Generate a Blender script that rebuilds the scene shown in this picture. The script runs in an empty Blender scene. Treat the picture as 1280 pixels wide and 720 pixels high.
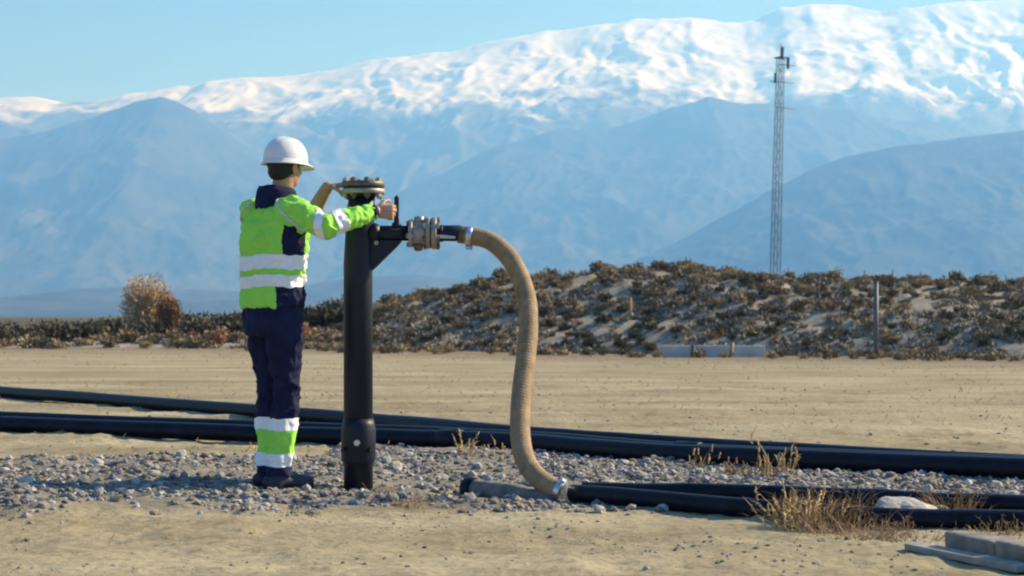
import bpy, bmesh, math, random
import numpy as np
from mathutils import Vector, Matrix, noise as mnoise
from mathutils.bvhtree import BVHTree

random.seed(7); rng = np.random.default_rng(7)
scene = bpy.context.scene
COL = scene.collection
R = math.radians

# ------------------------------------------------------------------ camera
CAM_H, F, HOR = 0.9, 2400.0, 395.0            # eye height, focal length (px of a 1280 wide frame), horizon row
cd = bpy.data.cameras.new("camera"); cam = bpy.data.objects.new("camera", cd); COL.objects.link(cam)
cam.location = (0, 0, CAM_H); cam.rotation_euler = (R(90), 0, 0)
cd.sensor_width = 36; cd.lens = 36 * F / 1280; cd.shift_y = (HOR - 360) / 1280
cd.clip_start = 0.05; cd.clip_end = 60000
cd.dof.use_dof = True; cd.dof.focus_distance = 10.1; cd.dof.aperture_fstop = 6.3
scene.camera = cam

# ------------------------------------------------------------------ light
SUN_EL, SUN_AZ = 31.0, 68.0                   # azimuth measured from +Y towards +X
sd = Vector((math.sin(R(SUN_AZ)) * math.cos(R(SUN_EL)), math.cos(R(SUN_AZ)) * math.cos(R(SUN_EL)), math.sin(R(SUN_EL))))
w = bpy.data.worlds.new("World"); scene.world = w; w.use_nodes = True
nt = w.node_tree; nt.nodes.clear()
sky = nt.nodes.new("ShaderNodeTexSky"); sky.sky_type = 'NISHITA'; sky.sun_disc = False
sky.sun_elevation = R(SUN_EL); sky.sun_rotation = R(SUN_AZ)
sky.air_density = 0.8; sky.dust_density = 0.0; sky.ozone_density = 10.0; sky.altitude = 600
bg = nt.nodes.new("ShaderNodeBackground"); bg.inputs[1].default_value = 0.088
out = nt.nodes.new("ShaderNodeOutputWorld")
nt.links.new(sky.outputs[0], bg.inputs[0]); nt.links.new(bg.outputs[0], out.inputs[0])
ld = bpy.data.lights.new("sun", 'SUN'); ld.energy = 5.0; ld.angle = R(0.5); ld.color = (1.0, 0.98, 0.93)
sun = bpy.data.objects.new("sun", ld); COL.objects.link(sun)
sun.rotation_euler = sd.to_track_quat('Z', 'Y').to_euler(); sun.location = (30, 10, 30)
vs = scene.view_settings
vs.view_transform = 'Standard'; vs.look = 'None'; vs.gamma = 1; vs.use_curve_mapping = False; vs.exposure = 0.66
scene.cycles.use_denoising = True
scene.cycles.filter_width = 2.1
scene.cycles.max_bounces = 6; scene.cycles.volume_bounces = 3

# ------------------------------------------------------------------ helpers
def P(x, y, d):                                # photograph pixel at a distance -> world
    return Vector(((x - 640) / F * d, d, CAM_H + (HOR - y) / F * d))

def hash2(ix, iy, s):
    h = (ix.astype(np.int64) * 374761393 + iy.astype(np.int64) * 668265263 + s * 1442695041) & 0x7fffffff
    h = ((h ^ (h >> 13)) * 1274126177) & 0x7fffffff
    return ((h ^ (h >> 16)) & 0xffff) / 65535.0
def vnoise(x, y, s=0):
    x = np.asarray(x, float); y = np.asarray(y, float)
    ix, iy = np.floor(x), np.floor(y); fx, fy = x - ix, y - iy
    fx = fx * fx * fx * (fx * (fx * 6 - 15) + 10); fy = fy * fy * fy * (fy * (fy * 6 - 15) + 10)
    a, b = hash2(ix, iy, s), hash2(ix + 1, iy, s); c, d = hash2(ix, iy + 1, s), hash2(ix + 1, iy + 1, s)
    return (a + (b - a) * fx) * (1 - fy) + (c + (d - c) * fx) * fy
def fbm(x, y, o=4, s=0, g=0.5):
    t = 0; a = 1; n = 0
    for k in range(o):
        c, q = math.cos(k * 1.1), math.sin(k * 1.1)
        t = t + a * vnoise((x * c - y * q) * 2 ** k, (x * q + y * c) * 2 ** k, s + k); n += a; a *= g
    return t / n
def ridged(x, y, o=5, s=0, g=0.5):
    t = 0; a = 1; n = 0
    for k in range(o):
        c, q = math.cos(k * 0.9), math.sin(k * 0.9)
        v = 1 - np.abs(2 * vnoise((x * c - y * q) * 2 ** k, (x * q + y * c) * 2 ** k, s + k) - 1)
        t = t + a * v * v; n += a; a *= g
    return t / n

def prop(o, label=None, cat=None, group=None, kind=None):
    if label: o['label'] = label
    if cat: o['category'] = cat
    if group: o['group'] = group
    if kind: o['kind'] = kind
    return o
def link(name, me, parent=None, mats=()):
    o = bpy.data.objects.new(name, me); COL.objects.link(o)
    for m in mats:
        if me is not None: me.materials.append(m)
    if parent: o.parent = parent
    return o
def empty(name, label, cat, loc=(0, 0, 0), group=None):
    o = bpy.data.objects.new(name, None); COL.objects.link(o); o.location = loc; o.empty_display_size = .1
    return prop(o, label, cat, group)
def child(o, parent):                          # keep world coordinates baked in the mesh: move it into the parent's frame
    o.data.transform(Matrix.Translation(-parent_origin(parent))); o.parent = parent
    return o
def parent_origin(p):
    v = Vector((0, 0, 0))
    while p is not None:
        v += p.location; p = p.parent
    return v
def bm_obj(name, bm, mat, parent=None, smooth=True):
    me = bpy.data.meshes.new(name); bm.normal_update(); bm.to_mesh(me); bm.free()
    if smooth: me.polygons.foreach_set('use_smooth', [True] * len(me.polygons))
    o = link(name, me, None, mat if isinstance(mat, (list, tuple)) else [mat])
    if parent is not None: child(o, parent)
    return o
def np_mesh(name, v, faces, smooth=True):
    me = bpy.data.meshes.new(name); v = np.asarray(v, np.float32); f = np.asarray(faces, np.int32); k = f.shape[1]
    me.vertices.add(len(v)); me.vertices.foreach_set('co', v.ravel())
    me.loops.add(f.size); me.loops.foreach_set('vertex_index', f.ravel())
    me.polygons.add(len(f)); me.polygons.foreach_set('loop_start', np.arange(0, f.size, k, dtype=np.int32))
    me.update(calc_edges=True)
    me.polygons.foreach_set('use_smooth', np.full(len(f), smooth, bool))
    me.validate()
    return me
def grid_mesh(name, X, Y, Z):
    ny, nx = X.shape; v = np.stack([X, Y, Z], -1).reshape(-1, 3)
    i = np.arange(ny * nx).reshape(ny, nx)
    f = np.stack([i[:-1, :-1], i[:-1, 1:], i[1:, 1:], i[1:, :-1]], -1).reshape(-1, 4)
    return np_mesh(name, v, f)
def frames(pts):
    pts = [Vector(p) for p in pts]; T = []
    for i in range(len(pts)):
        a = pts[max(i - 1, 0)]; b = pts[min(i + 1, len(pts) - 1)]; T.append((b - a).normalized())
    n = T[0].orthogonal().normalized(); N = []
    for t in T:
        n = (n - t * n.dot(t))
        n = n.normalized() if n.length > 1e-6 else t.orthogonal().normalized()
        N.append(n.copy())
    return pts, T, N
def tube(bm, pts, rad, seg=12, cap='flat', start=None, flat=1.0):
    """tapered tube along points; cap 'round' adds domes; start = direction of the first section's u axis; flat squeezes the v axis"""
    if not hasattr(rad, '__len__'): rad = [rad] * len(pts)
    pts, T, N = frames(pts)
    if start is not None:
        n = Vector(start); N = []
        for t in T:
            n = (n - t * n.dot(t)).normalized(); N.append(n.copy())
    seq = list(zip(pts, rad, T, N))
    if cap == 'round':
        pre = [(pts[0] - T[0] * rad[0] * math.sin(a), rad[0] * math.cos(a), T[0], N[0]) for a in (1.45, 1.1, .75, .38)]
        post = [(pts[-1] + T[-1] * rad[-1] * math.sin(a), rad[-1] * math.cos(a), T[-1], N[-1]) for a in (.38, .75, 1.1, 1.45)]
        seq = pre + seq + post
    rings = []
    for p, r, t, n in seq:
        b = t.cross(n)
        rings.append([bm.verts.new(p + n * (r * math.cos(2 * math.pi * k / seg)) + b * (r * flat * math.sin(2 * math.pi * k / seg))) for k in range(seg)])
    for a, b in zip(rings, rings[1:]):
        for k in range(seg):
            bm.faces.new((a[k], a[(k + 1) % seg], b[(k + 1) % seg], b[k]))
    bm.faces.new(rings[0][::-1]); bm.faces.new(rings[-1])
    return rings
def box(bm, c, s, rot=None, bevel=0):
    m = Matrix.Translation(c)
    if rot is not None: m = m @ rot.to_4x4()
    r = bmesh.ops.create_cube(bm, size=1, matrix=m @ Matrix.Diagonal((*s, 1)))
    if bevel:
        es = list({e for v in r['verts'] for e in v.link_edges})
        bmesh.ops.bevel(bm, geom=es, offset=bevel, segments=2, affect='EDGES', profile=.5)
def ell(bm, c, r, rot=None, u=20, v=14):
    m = Matrix.Translation(c)
    if rot is not None: m = m @ rot.to_4x4()
    bmesh.ops.create_uvsphere(bm, u_segments=u, v_segments=v, radius=1, matrix=m @ Matrix.Diagonal((*r, 1)))
def catmull(ps, n):
    ps = [Vector(p) for p in ps]; q = [ps[0] * 2 - ps[1]] + ps + [ps[-1] * 2 - ps[-2]]; o = []
    for i in range(1, len(q) - 2):
        for k in range(n):
            t = k / n; a, b, c, d = q[i - 1], q[i], q[i + 1], q[i + 2]
            o.append(.5 * ((2 * b) + (c - a) * t + (2 * a - 5 * b + 4 * c - d) * t * t + (3 * b - a - 3 * c + d) * t ** 3))
    o.append(ps[-1]); return o
def remesh(bm, vox, it=4, fac=.5):
    me = bpy.data.meshes.new('tmp'); bm.to_mesh(me); bm.free()
    o = bpy.data.objects.new('tmp', me); COL.objects.link(o)
    m = o.modifiers.new('r', 'REMESH'); m.mode = 'VOXEL'; m.voxel_size = vox
    s = o.modifiers.new('s', 'SMOOTH'); s.iterations = it; s.factor = fac
    dg = bpy.context.evaluated_depsgraph_get()
    res = bpy.data.meshes.new_from_object(o.evaluated_get(dg))
    bpy.data.objects.remove(o); bpy.data.meshes.remove(me)
    b = bmesh.new(); b.from_mesh(res); bpy.data.meshes.remove(res); b.normal_update()
    return b

# ------------------------------------------------------------------ materials
def mat(name, col, rough=.8, var=.0, vscale=5, bump=0, bscale=60, metal=0, col2=None, attr=None, stretch=(1, 1, 1), spec=.5, rough_var=0):
    m = bpy.data.materials.new(name); m.use_nodes = True; t = m.node_tree; b = t.nodes['Principled BSDF']; L = t.links.new
    b.inputs['Base Color'].default_value = (*col, 1); b.inputs['Roughness'].default_value = rough; b.inputs['Metallic'].default_value = metal
    b.inputs['Specular IOR Level'].default_value = spec
    tc = t.nodes.new('ShaderNodeTexCoord'); mp = t.nodes.new('ShaderNodeMapping'); mp.inputs['Scale'].default_value = stretch
    L(tc.outputs['Object'], mp.inputs['Vector'])
    if var or col2 is not None:
        n = t.nodes.new('ShaderNodeTexNoise'); n.inputs['Scale'].default_value = vscale; n.inputs['Detail'].default_value = 6; n.inputs['Roughness'].default_value = .65
        L(mp.outputs[0], n.inputs['Vector'])
        r = t.nodes.new('ShaderNodeValToRGB'); c2 = col2 if col2 is not None else tuple(min(1, c * (1 + var)) for c in col)
        c1 = col if col2 is not None else tuple(c * (1 - var) for c in col)
        r.color_ramp.elements[0].color = (*c1, 1); r.color_ramp.elements[1].color = (*c2, 1)
        r.color_ramp.elements[0].position = .35; r.color_ramp.elements[1].position = .65
        L(n.outputs['Fac'], r.inputs[0]); L(r.outputs[0], b.inputs['Base Color'])
        if rough_var:
            mr = t.nodes.new('ShaderNodeMapRange'); mr.inputs['To Min'].default_value = rough - rough_var; mr.inputs['To Max'].default_value = rough + rough_var
            L(n.outputs['Fac'], mr.inputs[0]); L(mr.outputs[0], b.inputs['Roughness'])
    if attr:
        a = t.nodes.new('ShaderNodeVertexColor'); a.layer_name = attr; L(a.outputs[0], b.inputs['Base Color'])
    if bump:
        n2 = t.nodes.new('ShaderNodeTexNoise'); n2.inputs['Scale'].default_value = bscale; n2.inputs['Detail'].default_value = 5
        L(mp.outputs[0], n2.inputs['Vector'])
        bp = t.nodes.new('ShaderNodeBump'); bp.inputs['Strength'].default_value = bump; bp.inputs['Distance'].default_value = .02
        L(n2.outputs['Fac'], bp.inputs['Height']); L(bp.outputs[0], b.inputs['Normal'])
    return m
def leafmat(name, c1, c2, trans=.25):
    m = mat(name, c1, .85, col2=c2, vscale=4, spec=.2)
    t = m.node_tree; b = t.nodes['Principled BSDF']; L = t.links.new
    oi = t.nodes.new('ShaderNodeObjectInfo'); hs = t.nodes.new('ShaderNodeHueSaturation')
    mr = t.nodes.new('ShaderNodeMapRange'); mr.inputs['To Min'].default_value = .65; mr.inputs['To Max'].default_value = 1.35
    L(oi.outputs['Random'], mr.inputs[0]); L(mr.outputs[0], hs.inputs['Value'])
    src = b.inputs['Base Color'].links[0].from_socket
    L(src, hs.inputs['Color']); L(hs.outputs[0], b.inputs['Base Color'])
    return m

M = {}
M['hdpe'] = mat('black polyethylene', (.006, .008, .018), .45, var=.6, vscale=9, bump=.12, bscale=40, rough_var=.12, spec=.2)
M['black_paint'] = mat('black coated steel', (.005, .008, .022), .48, var=.4, vscale=14, bump=.1, bscale=80, rough_var=.1, spec=.4)
M['steel'] = mat('dull galvanised steel', (.42, .41, .39), .48, var=.25, vscale=30, bump=.15, bscale=120, metal=.55, col2=(.30, .27, .23))
M['rust'] = mat('rusty bolt steel', (.20, .135, .09), .7, var=.4, vscale=60, bump=.2, bscale=150, metal=.3)
M['clamp'] = mat('bright clamp steel', (.6, .62, .66), .28, metal=.9, var=.1, vscale=40)
M['bronze'] = mat('dull bronze flange', (.135, .125, .115), .5, var=.3, vscale=25, bump=.15, bscale=100, metal=.5)
M['brass'] = mat('brown rubber sleeve', (.14, .09, .05), .6, var=.2)
M['hose'] = mat('tan fabric hose', (.31, .205, .108), .72, var=.26, vscale=14, bump=.25, bscale=90)
M['hivis'] = mat('high visibility green fabric', (.37, .84, .115), .8, var=.06, vscale=9, bump=.22, bscale=22, spec=.2)
M['navy'] = mat('navy work fabric', (.012, .016, .053), .85, var=.25, vscale=9, bump=.28, bscale=22, spec=.2)
M['reflect'] = mat('silver white reflective tape', (.92, .93, .94), .55, var=.03, vscale=30, bump=.12, bscale=30)
M['piping'] = mat('grey reflective piping', (.62, .68, .66), .6)
M['skin'] = mat('skin', (.46, .25, .16), .55, var=.12, vscale=25, bump=.08, bscale=120)
M['hair'] = mat('dark hair', (.012, .009, .008), .6, bump=.6, bscale=160, stretch=(1, 1, .25))
M['helmet'] = mat('white helmet plastic', (.80, .80, .79), .32, var=.03, vscale=8)
M['dark_rubber'] = mat('dark rubber', (.025, .025, .03), .7, bump=.2)
M['boot'] = mat('dark navy boot leather', (.02, .024, .05), .6, var=.3, vscale=20, bump=.25, bscale=60)
M['eye'] = mat('eye white', (.7, .7, .68), .2)
M['concrete'] = mat('weathered concrete', (.235, .21, .18), .9, var=.32, vscale=9, bump=.4, bscale=45)
M['pale_concrete'] = mat('pale concrete wall', (.5, .5, .5), .9, var=.12, vscale=3, bump=.3, bscale=20)
M['dusty_pipe'] = mat('dusty grey pipe', (.10, .10, .10), .85, col2=(.30, .28, .25), vscale=9, bump=.3, bscale=40)
M['wood'] = mat('weathered timber', (.33, .30, .26), .85, var=.25, vscale=12, bump=.3, bscale=40, stretch=(1, .15, 1))
M['rock'] = mat('pale limestone', (.55, .51, .43), .9, var=.16, vscale=9, bump=.5, bscale=22)
M['stone'] = mat('grey stone', (.30, .29, .28), .9, var=.3, vscale=14, bump=.4, bscale=40)
M['gravel'] = mat('gravel stones', (.4, .4, .4), .9, attr='tint', bump=.35, bscale=90)
M['mast'] = mat('galvanised mast steel', (.15, .155, .165), .6, metal=.1)
M['post'] = mat('grey galvanised post', (.13, .145, .165), .6, metal=.2, var=.1)
M['stake'] = mat('tan timber stake', (.38, .28, .16), .85, var=.2)
M['grass'] = leafmat('dry straw', (.34, .235, .115), (.50, .37, .20))
M['weed'] = leafmat('rusty dry weed', (.20, .13, .075), (.38, .28, .17))
M['shrub'] = leafmat('dark olive shrub', (.05, .052, .036), (.185, .165, .11))
M['brush'] = leafmat('dry tan brush', (.20, .155, .09), (.42, .33, .20))
M['scrub'] = leafmat('low dry scrub', (.18, .15, .105), (.44, .37, .26))
M['autumn'] = leafmat('bare tan twigs', (.36, .25, .14), (.62, .45, .27))
M['orange'] = leafmat('orange brown twigs', (.32, .17, .09), (.50, .29, .15))
M['bark'] = mat('bark', (.10, .075, .05), .9, var=.3)

# ground: tan soil, tyre streaks in the field, gravel dust where the gravel lies
def ground_mat():
    m = bpy.data.materials.new('dry soil'); m.use_nodes = True; t = m.node_tree; b = t.nodes['Principled BSDF']; L = t.links.new; N = t.nodes.new
    b.inputs['Roughness'].default_value = .95; b.inputs['Specular IOR Level'].default_value = .15
    tc = N('ShaderNodeTexCoord')
    def noise(scale, stretch=(1, 1, 1), det=6, rough=.6):
        mp = N('ShaderNodeMapping'); mp.inputs['Scale'].default_value = stretch; L(tc.outputs['Object'], mp.inputs[0])
        n = N('ShaderNodeTexNoise'); n.inputs['Scale'].default_value = scale; n.inputs['Detail'].default_value = det; n.inputs['Roughness'].default_value = rough
        L(mp.outputs[0], n.inputs['Vector']); return n.outputs['Fac']
    def ramp(fac, p0, c0, p1, c1):
        r = N('ShaderNodeValToRGB'); r.color_ramp.elements[0].position = p0; r.color_ramp.elements[1].position = p1
        r.color_ramp.elements[0].color = (*c0, 1); r.color_ramp.elements[1].color = (*c1, 1); L(fac, r.inputs[0]); return r.outputs[0]
    def mix(fac, a, c, mode='MIX'):
        x = N('ShaderNodeMix'); x.data_type = 'RGBA'; x.blend_type = mode
        if isinstance(fac, float): x.inputs['Factor'].default_value = fac
        else: L(fac, x.inputs['Factor'])
        L(a, x.inputs[6]); L(c, x.inputs[7]); return x.outputs[2]
    base = ramp(noise(.55), .32, (.345, .295, .183), .68, (.475, .425, .292))
    streak = ramp(noise(1.0, (.12, .9, 1), 7, .7), .3, (.50, .47, .43), .60, (1.06, 1.04, 1.0))
    c = mix(.75, base, streak, 'MULTIPLY')
    speck = ramp(noise(28, det=3, rough=.7), .36, (.50, .47, .44), .56, (1.05, 1.04, 1.02))
    c = mix(.55, c, speck, 'MULTIPLY')
    at = N('ShaderNodeAttribute'); at.attribute_name = 'gravel'
    gcol = ramp(noise(45, det=4), .35, (.15, .14, .13), .65, (.33, .295, .24))
    c = mix(at.outputs['Fac'], c, gcol)
    at2 = N('ShaderNodeAttribute'); at2.attribute_name = 'scrub'
    at3 = N('ShaderNodeAttribute'); at3.attribute_name = 'plain'
    scol = ramp(noise(2.5, (.4, 1, 1), 6), .35, (.17, .13, .08), .65, (.29, .235, .15))
    c = mix(at2.outputs['Fac'], c, scol)
    pcol = ramp(noise(.02, (.3, 1, 1), 6), .35, (.07, .07, .045), .65, (.15, .125, .08))
    c = mix(at3.outputs['Fac'], c, pcol)
    at4 = N('ShaderNodeAttribute'); at4.attribute_name = 'track'
    tcol = ramp(noise(6, (.5, 2, 1), 5), .35, (.20, .155, .095), .65, (.32, .26, .165))
    c = mix(at4.outputs['Fac'], c, tcol)
    L(c, b.inputs['Base Color'])
    bp = N('ShaderNodeBump'); bp.inputs['Strength'].default_value = .55; bp.inputs['Distance'].default_value = .03
    L(noise(16, det=8, rough=.65), bp.inputs['Height']); L(bp.outputs[0], b.inputs['Normal'])
    return m
M['soil'] = ground_mat()

def mound_mat():
    m = mat('pale mound soil', (.20, .175, .13), .95, col2=(.40, .36, .285), vscale=2.6, bump=.7, bscale=7, spec=.15)
    return m
M['mound'] = mound_mat()

def mountain_mat(name, rock1, rock2, snow=None):
    m = mat(name, rock1, .95, col2=rock2, vscale=.0022, spec=.05)
    t = m.node_tree; b = t.nodes['Principled BSDF']; L = t.links.new
    if snow:
        a = t.nodes.new('ShaderNodeAttribute'); a.attribute_name = 'snow'
        n = t.nodes.new('ShaderNodeTexNoise'); n.inputs['Scale'].default_value = .0021; n.inputs['Detail'].default_value = 8; n.inputs['Roughness'].default_value = .68
        tc = t.nodes.new('ShaderNodeTexCoord'); L(tc.outputs['Object'], n.inputs['Vector'])
        ad = t.nodes.new('ShaderNodeMath'); ad.operation = 'MULTIPLY_ADD'; ad.inputs[1].default_value = 3.4; L(n.outputs['Fac'], ad.inputs[0])
        sb = t.nodes.new('ShaderNodeMath'); sb.operation = 'ADD'; sb.inputs[1].default_value = -1.70; L(a.outputs['Fac'], sb.inputs[0]); L(sb.outputs[0], ad.inputs[2])
        r = t.nodes.new('ShaderNodeMapRange'); r.inputs['From Min'].default_value = .15; r.inputs['From Max'].default_value = .80
        L(ad.outputs[0], r.inputs[0])
        x = t.nodes.new('ShaderNodeMix'); x.data_type = 'RGBA'; x.inputs[7].default_value = (.86, .86, .86, 1)
        L(r.outputs[0], x.inputs['Factor']); L(b.inputs['Base Color'].links[0].from_socket, x.inputs[6]); L(x.outputs[2], b.inputs['Base Color'])
    return m

# ------------------------------------------------------------------ mountains
def mountains(name, pts, D, foot, back, amp, nx, ny, xr, m, sc, snow=False, seed=0, pw=1.25):
    px = np.array([p[0] for p in pts], float); py = np.array([p[1] for p in pts], float)
    wx = (px - 640) / F * D; wz = CAM_H + (HOR - py) / F * D
    x = np.linspace(xr[0], xr[1], nx); s = np.concatenate([np.linspace(0, 1, ny), 1 + np.linspace(0, 1, ny // 3)[1:]])
    X, S = np.meshgrid(x, s)
    Y = np.where(S <= 1, foot + (D - foot) * S, D + (back - D) * (S - 1))
    Xw = X + (fbm(X / sc / 1.7, Y / sc / 1.7, 3, seed + 50) - .5) * sc * .9 * np.clip(1 - S, 0, 1)
    H = np.interp(Xw, wx, wz)
    prof = np.where(S <= 1, np.clip(S, 0, 1) ** pw, np.clip(2 - S, 0, 1))
    wq = (fbm(X / sc * 1.3, Y / sc * 1.3, 3, seed + 70) - .5) * 1.1
    kf = .26 if snow else .38
    rd = (1 - kf) * ridged(X / sc + wq, Y / sc * .5 + wq * .6, 7, seed, .56) + kf * ridged(X / sc * 3.1 + wq * .5, Y / sc * 1.5 + wq * .3, 6, seed + 31, .64) - .42
    env = np.where(S <= 1, np.maximum(np.sin(np.clip(S, 0, 1) * math.pi * .97), 0) ** .8 + (.03 if snow else .14), .08)
    fine = (fbm(X / sc * 5, Y / sc * 5, 4, seed + 9) - .5)
    Z = H * prof + amp * rd * env + amp * .13 * fine * np.where(S <= 1, np.minimum(1, S * 3), 1)
    Z = np.where(S <= 0.001, -20, Z); Z = np.where(S >= 1.999, -20, Z); Z = np.maximum(Z, -20)
    me = grid_mesh(name, X, Y, Z)
    if snow:
        A = me.attributes.new('snow', 'FLOAT', 'POINT')
        line = np.interp(X, (np.array([0, 150, 300, 450, 600, 750, 900, 1100, 1280]) - 640) / F * D,
                         CAM_H + (HOR - np.array([150, 138, 154, 158, 156, 148, 150, 155, 172])) / F * D)
        val = np.clip((Z - line) / 380 + .5, -1, 1.15 - .25 * (X > 1500) * np.clip((X - 1500) / 1500, 0, 1)) + .55 * rd
        A.data.foreach_set('value', val.astype(np.float32).ravel())
    o = link(name, me, None, [m]); prop(o, kind='structure')
    return o
rock = mountain_mat('bare mountain rock with snow', (.08, .085, .085), (.17, .17, .16), True)
forest = mountain_mat('dark mountain slopes', (.028, .035, .03), (.095, .095, .078))
mountains('snowy_mountains', [(-500, 150), (-200, 135), (0, 123), (40, 122), (80, 128), (130, 124), (165, 118), (205, 110), (240, 110), (262, 103), (300, 100), (350, 96), (400, 88), (440, 80),
          (500, 72), (560, 68), (600, 57), (650, 47), (690, 41), (740, 33), (800, 27), (860, 25), (905, 31), (925, 31), (945, 24), (975, 10), (1010, 5), (1060, 6), (1100, 12), (1150, 8), (1210, 0), (1290, -4), (1400, 10), (1700, 90)],
          16500, 10200, 20500, 470, 720, 260, (-9000, 9000), rock, 1900, True, 3, 1.15)
mountains('front_ridge_mountains', [(-600, 260), (-200, 205), (0, 176), (60, 166), (120, 146), (165, 127), (200, 118), (222, 124), (258, 146), (300, 176), (380, 215), (480, 260), (560, 300), (640, 345), (700, 400)],
          13200, 9300, 15200, 270, 420, 170, (-6900, 300), forest, 1300, False, 21, 1.2)
mountains('middle_ridge_mountains', [(330, 400), (420, 290), (500, 240), (560, 208), (620, 180), (700, 163), (760, 160), (800, 150), (840, 134), (885, 120), (930, 129), (1000, 130), (1060, 140), (1110, 151), (1160, 153), (1220, 170), (1300, 185), (1500, 215), (1700, 260)],
          12600, 8900, 14600, 270, 420, 170, (-1700, 5700), forest, 1300, False, 33, 1.2)
mountains('near_ridge_hills', [(640, 400), (700, 352), (780, 331), (830, 310), (880, 281), (950, 246), (1010, 214), (1060, 196), (1120, 181), (1200, 171), (1280, 163), (1400, 150), (1600, 150)],
          8600, 6300, 10300, 140, 300, 110, (100, 3700), forest, 800, False, 44, 1.1)
mountains('low_foothills', [(-700, 380), (-300, 376), (0, 372), (80, 363), (150, 358), (250, 363), (340, 366), (400, 354), (450, 346), (520, 344), (600, 352), (700, 360), (900, 366), (1100, 356), (1300, 350), (1700, 360)],
          7800, 5600, 9400, 60, 300, 60, (-4000, 4000), forest, 420, False, 55, 1.0)

# ------------------------------------------------------------------ ground
PX = lambda x, d: (x - 640) / F * d
pipe_d = [14.9, 13.67, 12.86, 11.7, 10.38]; pipe_px = [0, 420, 640, 860, 1280]
A1x = [-9.0] + [PX(p, d) for p, d in zip(pipe_px, pipe_d)] + [6.0]; A1y = [17.4] + pipe_d + [8.9]
def gravel_mask(x, y):
    far = np.interp(x, A1x, A1y)
    far = np.where(x < -1.2, np.minimum(far, 12.2 + .5 * (fbm(x * .8, y * .2, 3, 71) - .5)), far)
    near = np.interp(x, [-4, -2, -1.3, -.5, 0, .6, 1.5, 2.3, 4], [8.45, 8.45, 8.8, 8.95, 8.75, 8.65, 8.7, 8.25, 7.9])
    e = (fbm(x * 2.2, y * 2.2, 4, 81) - .5) * 1.0
    a = np.clip((y - near + e) / .35, 0, 1); b = np.clip((far - y + .15) / .2, 0, 1)
    return a * b
def gh(x, y):
    x = np.asarray(x, float); y = np.asarray(y, float)
    near = np.exp(-np.maximum(np.hypot(x, y - 10) - 6, 0) / 12)
    z = (fbm(x * .9, y * .9, 4, 5) - .5) * .07 * near + (fbm(x * 5, y * 5, 4, 15) - .5) * .034 * near + np.maximum(fbm(x * 9, y * 9, 3, 17) - .64, 0) * .07 * near
    g = gravel_mask(x, y)
    z = z + g * (.012 + np.where(x < -1.3, .10, .05) * (fbm(x * 2.4, y * 3.4, 4, 25) - .40))
    lh = np.exp(-(((x + 2.4) / .9) ** 2 + ((y - 9.25) / .4) ** 2)) * .07 + np.exp(-(((x + 2.0) / .5) ** 2 + ((y - 10.1) / .25) ** 2)) * .06 + np.exp(-(((x + 1.9) / .7) ** 2 + ((y - 10.9) / .4) ** 2)) * .03
    for k, (y0, dr) in enumerate(((17.2, .05), (19.1, .05), (22.6, -.03), (24.6, -.03), (29.0, .02), (31.2, .02))):
        yy = y - (y0 + dr * x + .5 * np.sin(x * .22 + k)); z = z - .045 * np.exp(-(yy / .17) ** 2) + .025 * np.exp(-((np.abs(yy) - .34) / .13) ** 2)
    z = z - .032 * np.exp(-((x + 1.0) / 1.6) ** 2 - ((y - 10.1) / 1.0) ** 2)
    return z + lh - .01 + (fbm(x * .05, y * .05, 3, 95) - .5) * .25 * np.clip((y - 25) / 30, 0, 1) * np.clip((1500 - y) / 500, 0, 1)
def gz(x, y): return float(gh(np.array([x]), np.array([y]))[0])
def warp(lo, hi, dl, dh, step, grow):
    a = list(np.arange(dl, dh, step)); s = step; v = a[-1]
    while v < hi: s *= grow; v += s; a.append(min(v, hi))
    s = step; v = a[0]; p = []
    while v > lo: s *= grow; v -= s; p.append(max(v, lo))
    return np.array(p[::-1] + a)
gx = warp(-15000, 15000, -4.2, 4.2, .035, 1.13); gy = warp(-1500, 23000, 6.2, 13.5, .035, 1.025)
GX, GY = np.meshgrid(gx, gy)
GZ = gh(GX, GY); gme = grid_mesh('ground', GX, GY, GZ)
A = gme.attributes.new('gravel', 'FLOAT', 'POINT'); A.data.foreach_set('value', (gravel_mask(GX, GY) * .8).astype(np.float32).ravel())
scr = np.clip((GY - np.interp(GX, [-14, -4, 1.5, 11], [44, 43, 35, 29])) / 8, 0, 1) * .9
A = gme.attributes.new('scrub', 'FLOAT', 'POINT'); A.data.foreach_set('value', scr.astype(np.float32).ravel())
tr = np.zeros_like(GX)
for k, (y0, dr) in enumerate(((17.2, .05), (19.1, .05), (22.6, -.03), (24.6, -.03), (29.0, .02), (31.2, .02))):
    tr = np.maximum(tr, np.exp(-((GY - (y0 + dr * GX + .5 * np.sin(GX * .22 + k))) / .3) ** 2))
tr = np.maximum(tr, np.clip(1 - np.abs(GY - np.interp(GX, A1x, A1y) - 2.2) / 1.6, 0, 1) * np.clip(fbm(GX * .7, GY * .7, 4, 140) * 2.4 - .6, 0, 1)) * np.clip(fbm(GX * .25, GY * .5, 3, 141) * 2.6 - .5, 0, .95)
A = gme.attributes.new('track', 'FLOAT', 'POINT'); A.data.foreach_set('value', tr.astype(np.float32).ravel())
A = gme.attributes.new('plain', 'FLOAT', 'POINT'); A.data.foreach_set('value', np.clip((GY - 62) / 12, 0, 1).astype(np.float32).ravel())
ground = prop(link('ground', gme, None, [M['soil']]), kind='structure')

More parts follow.
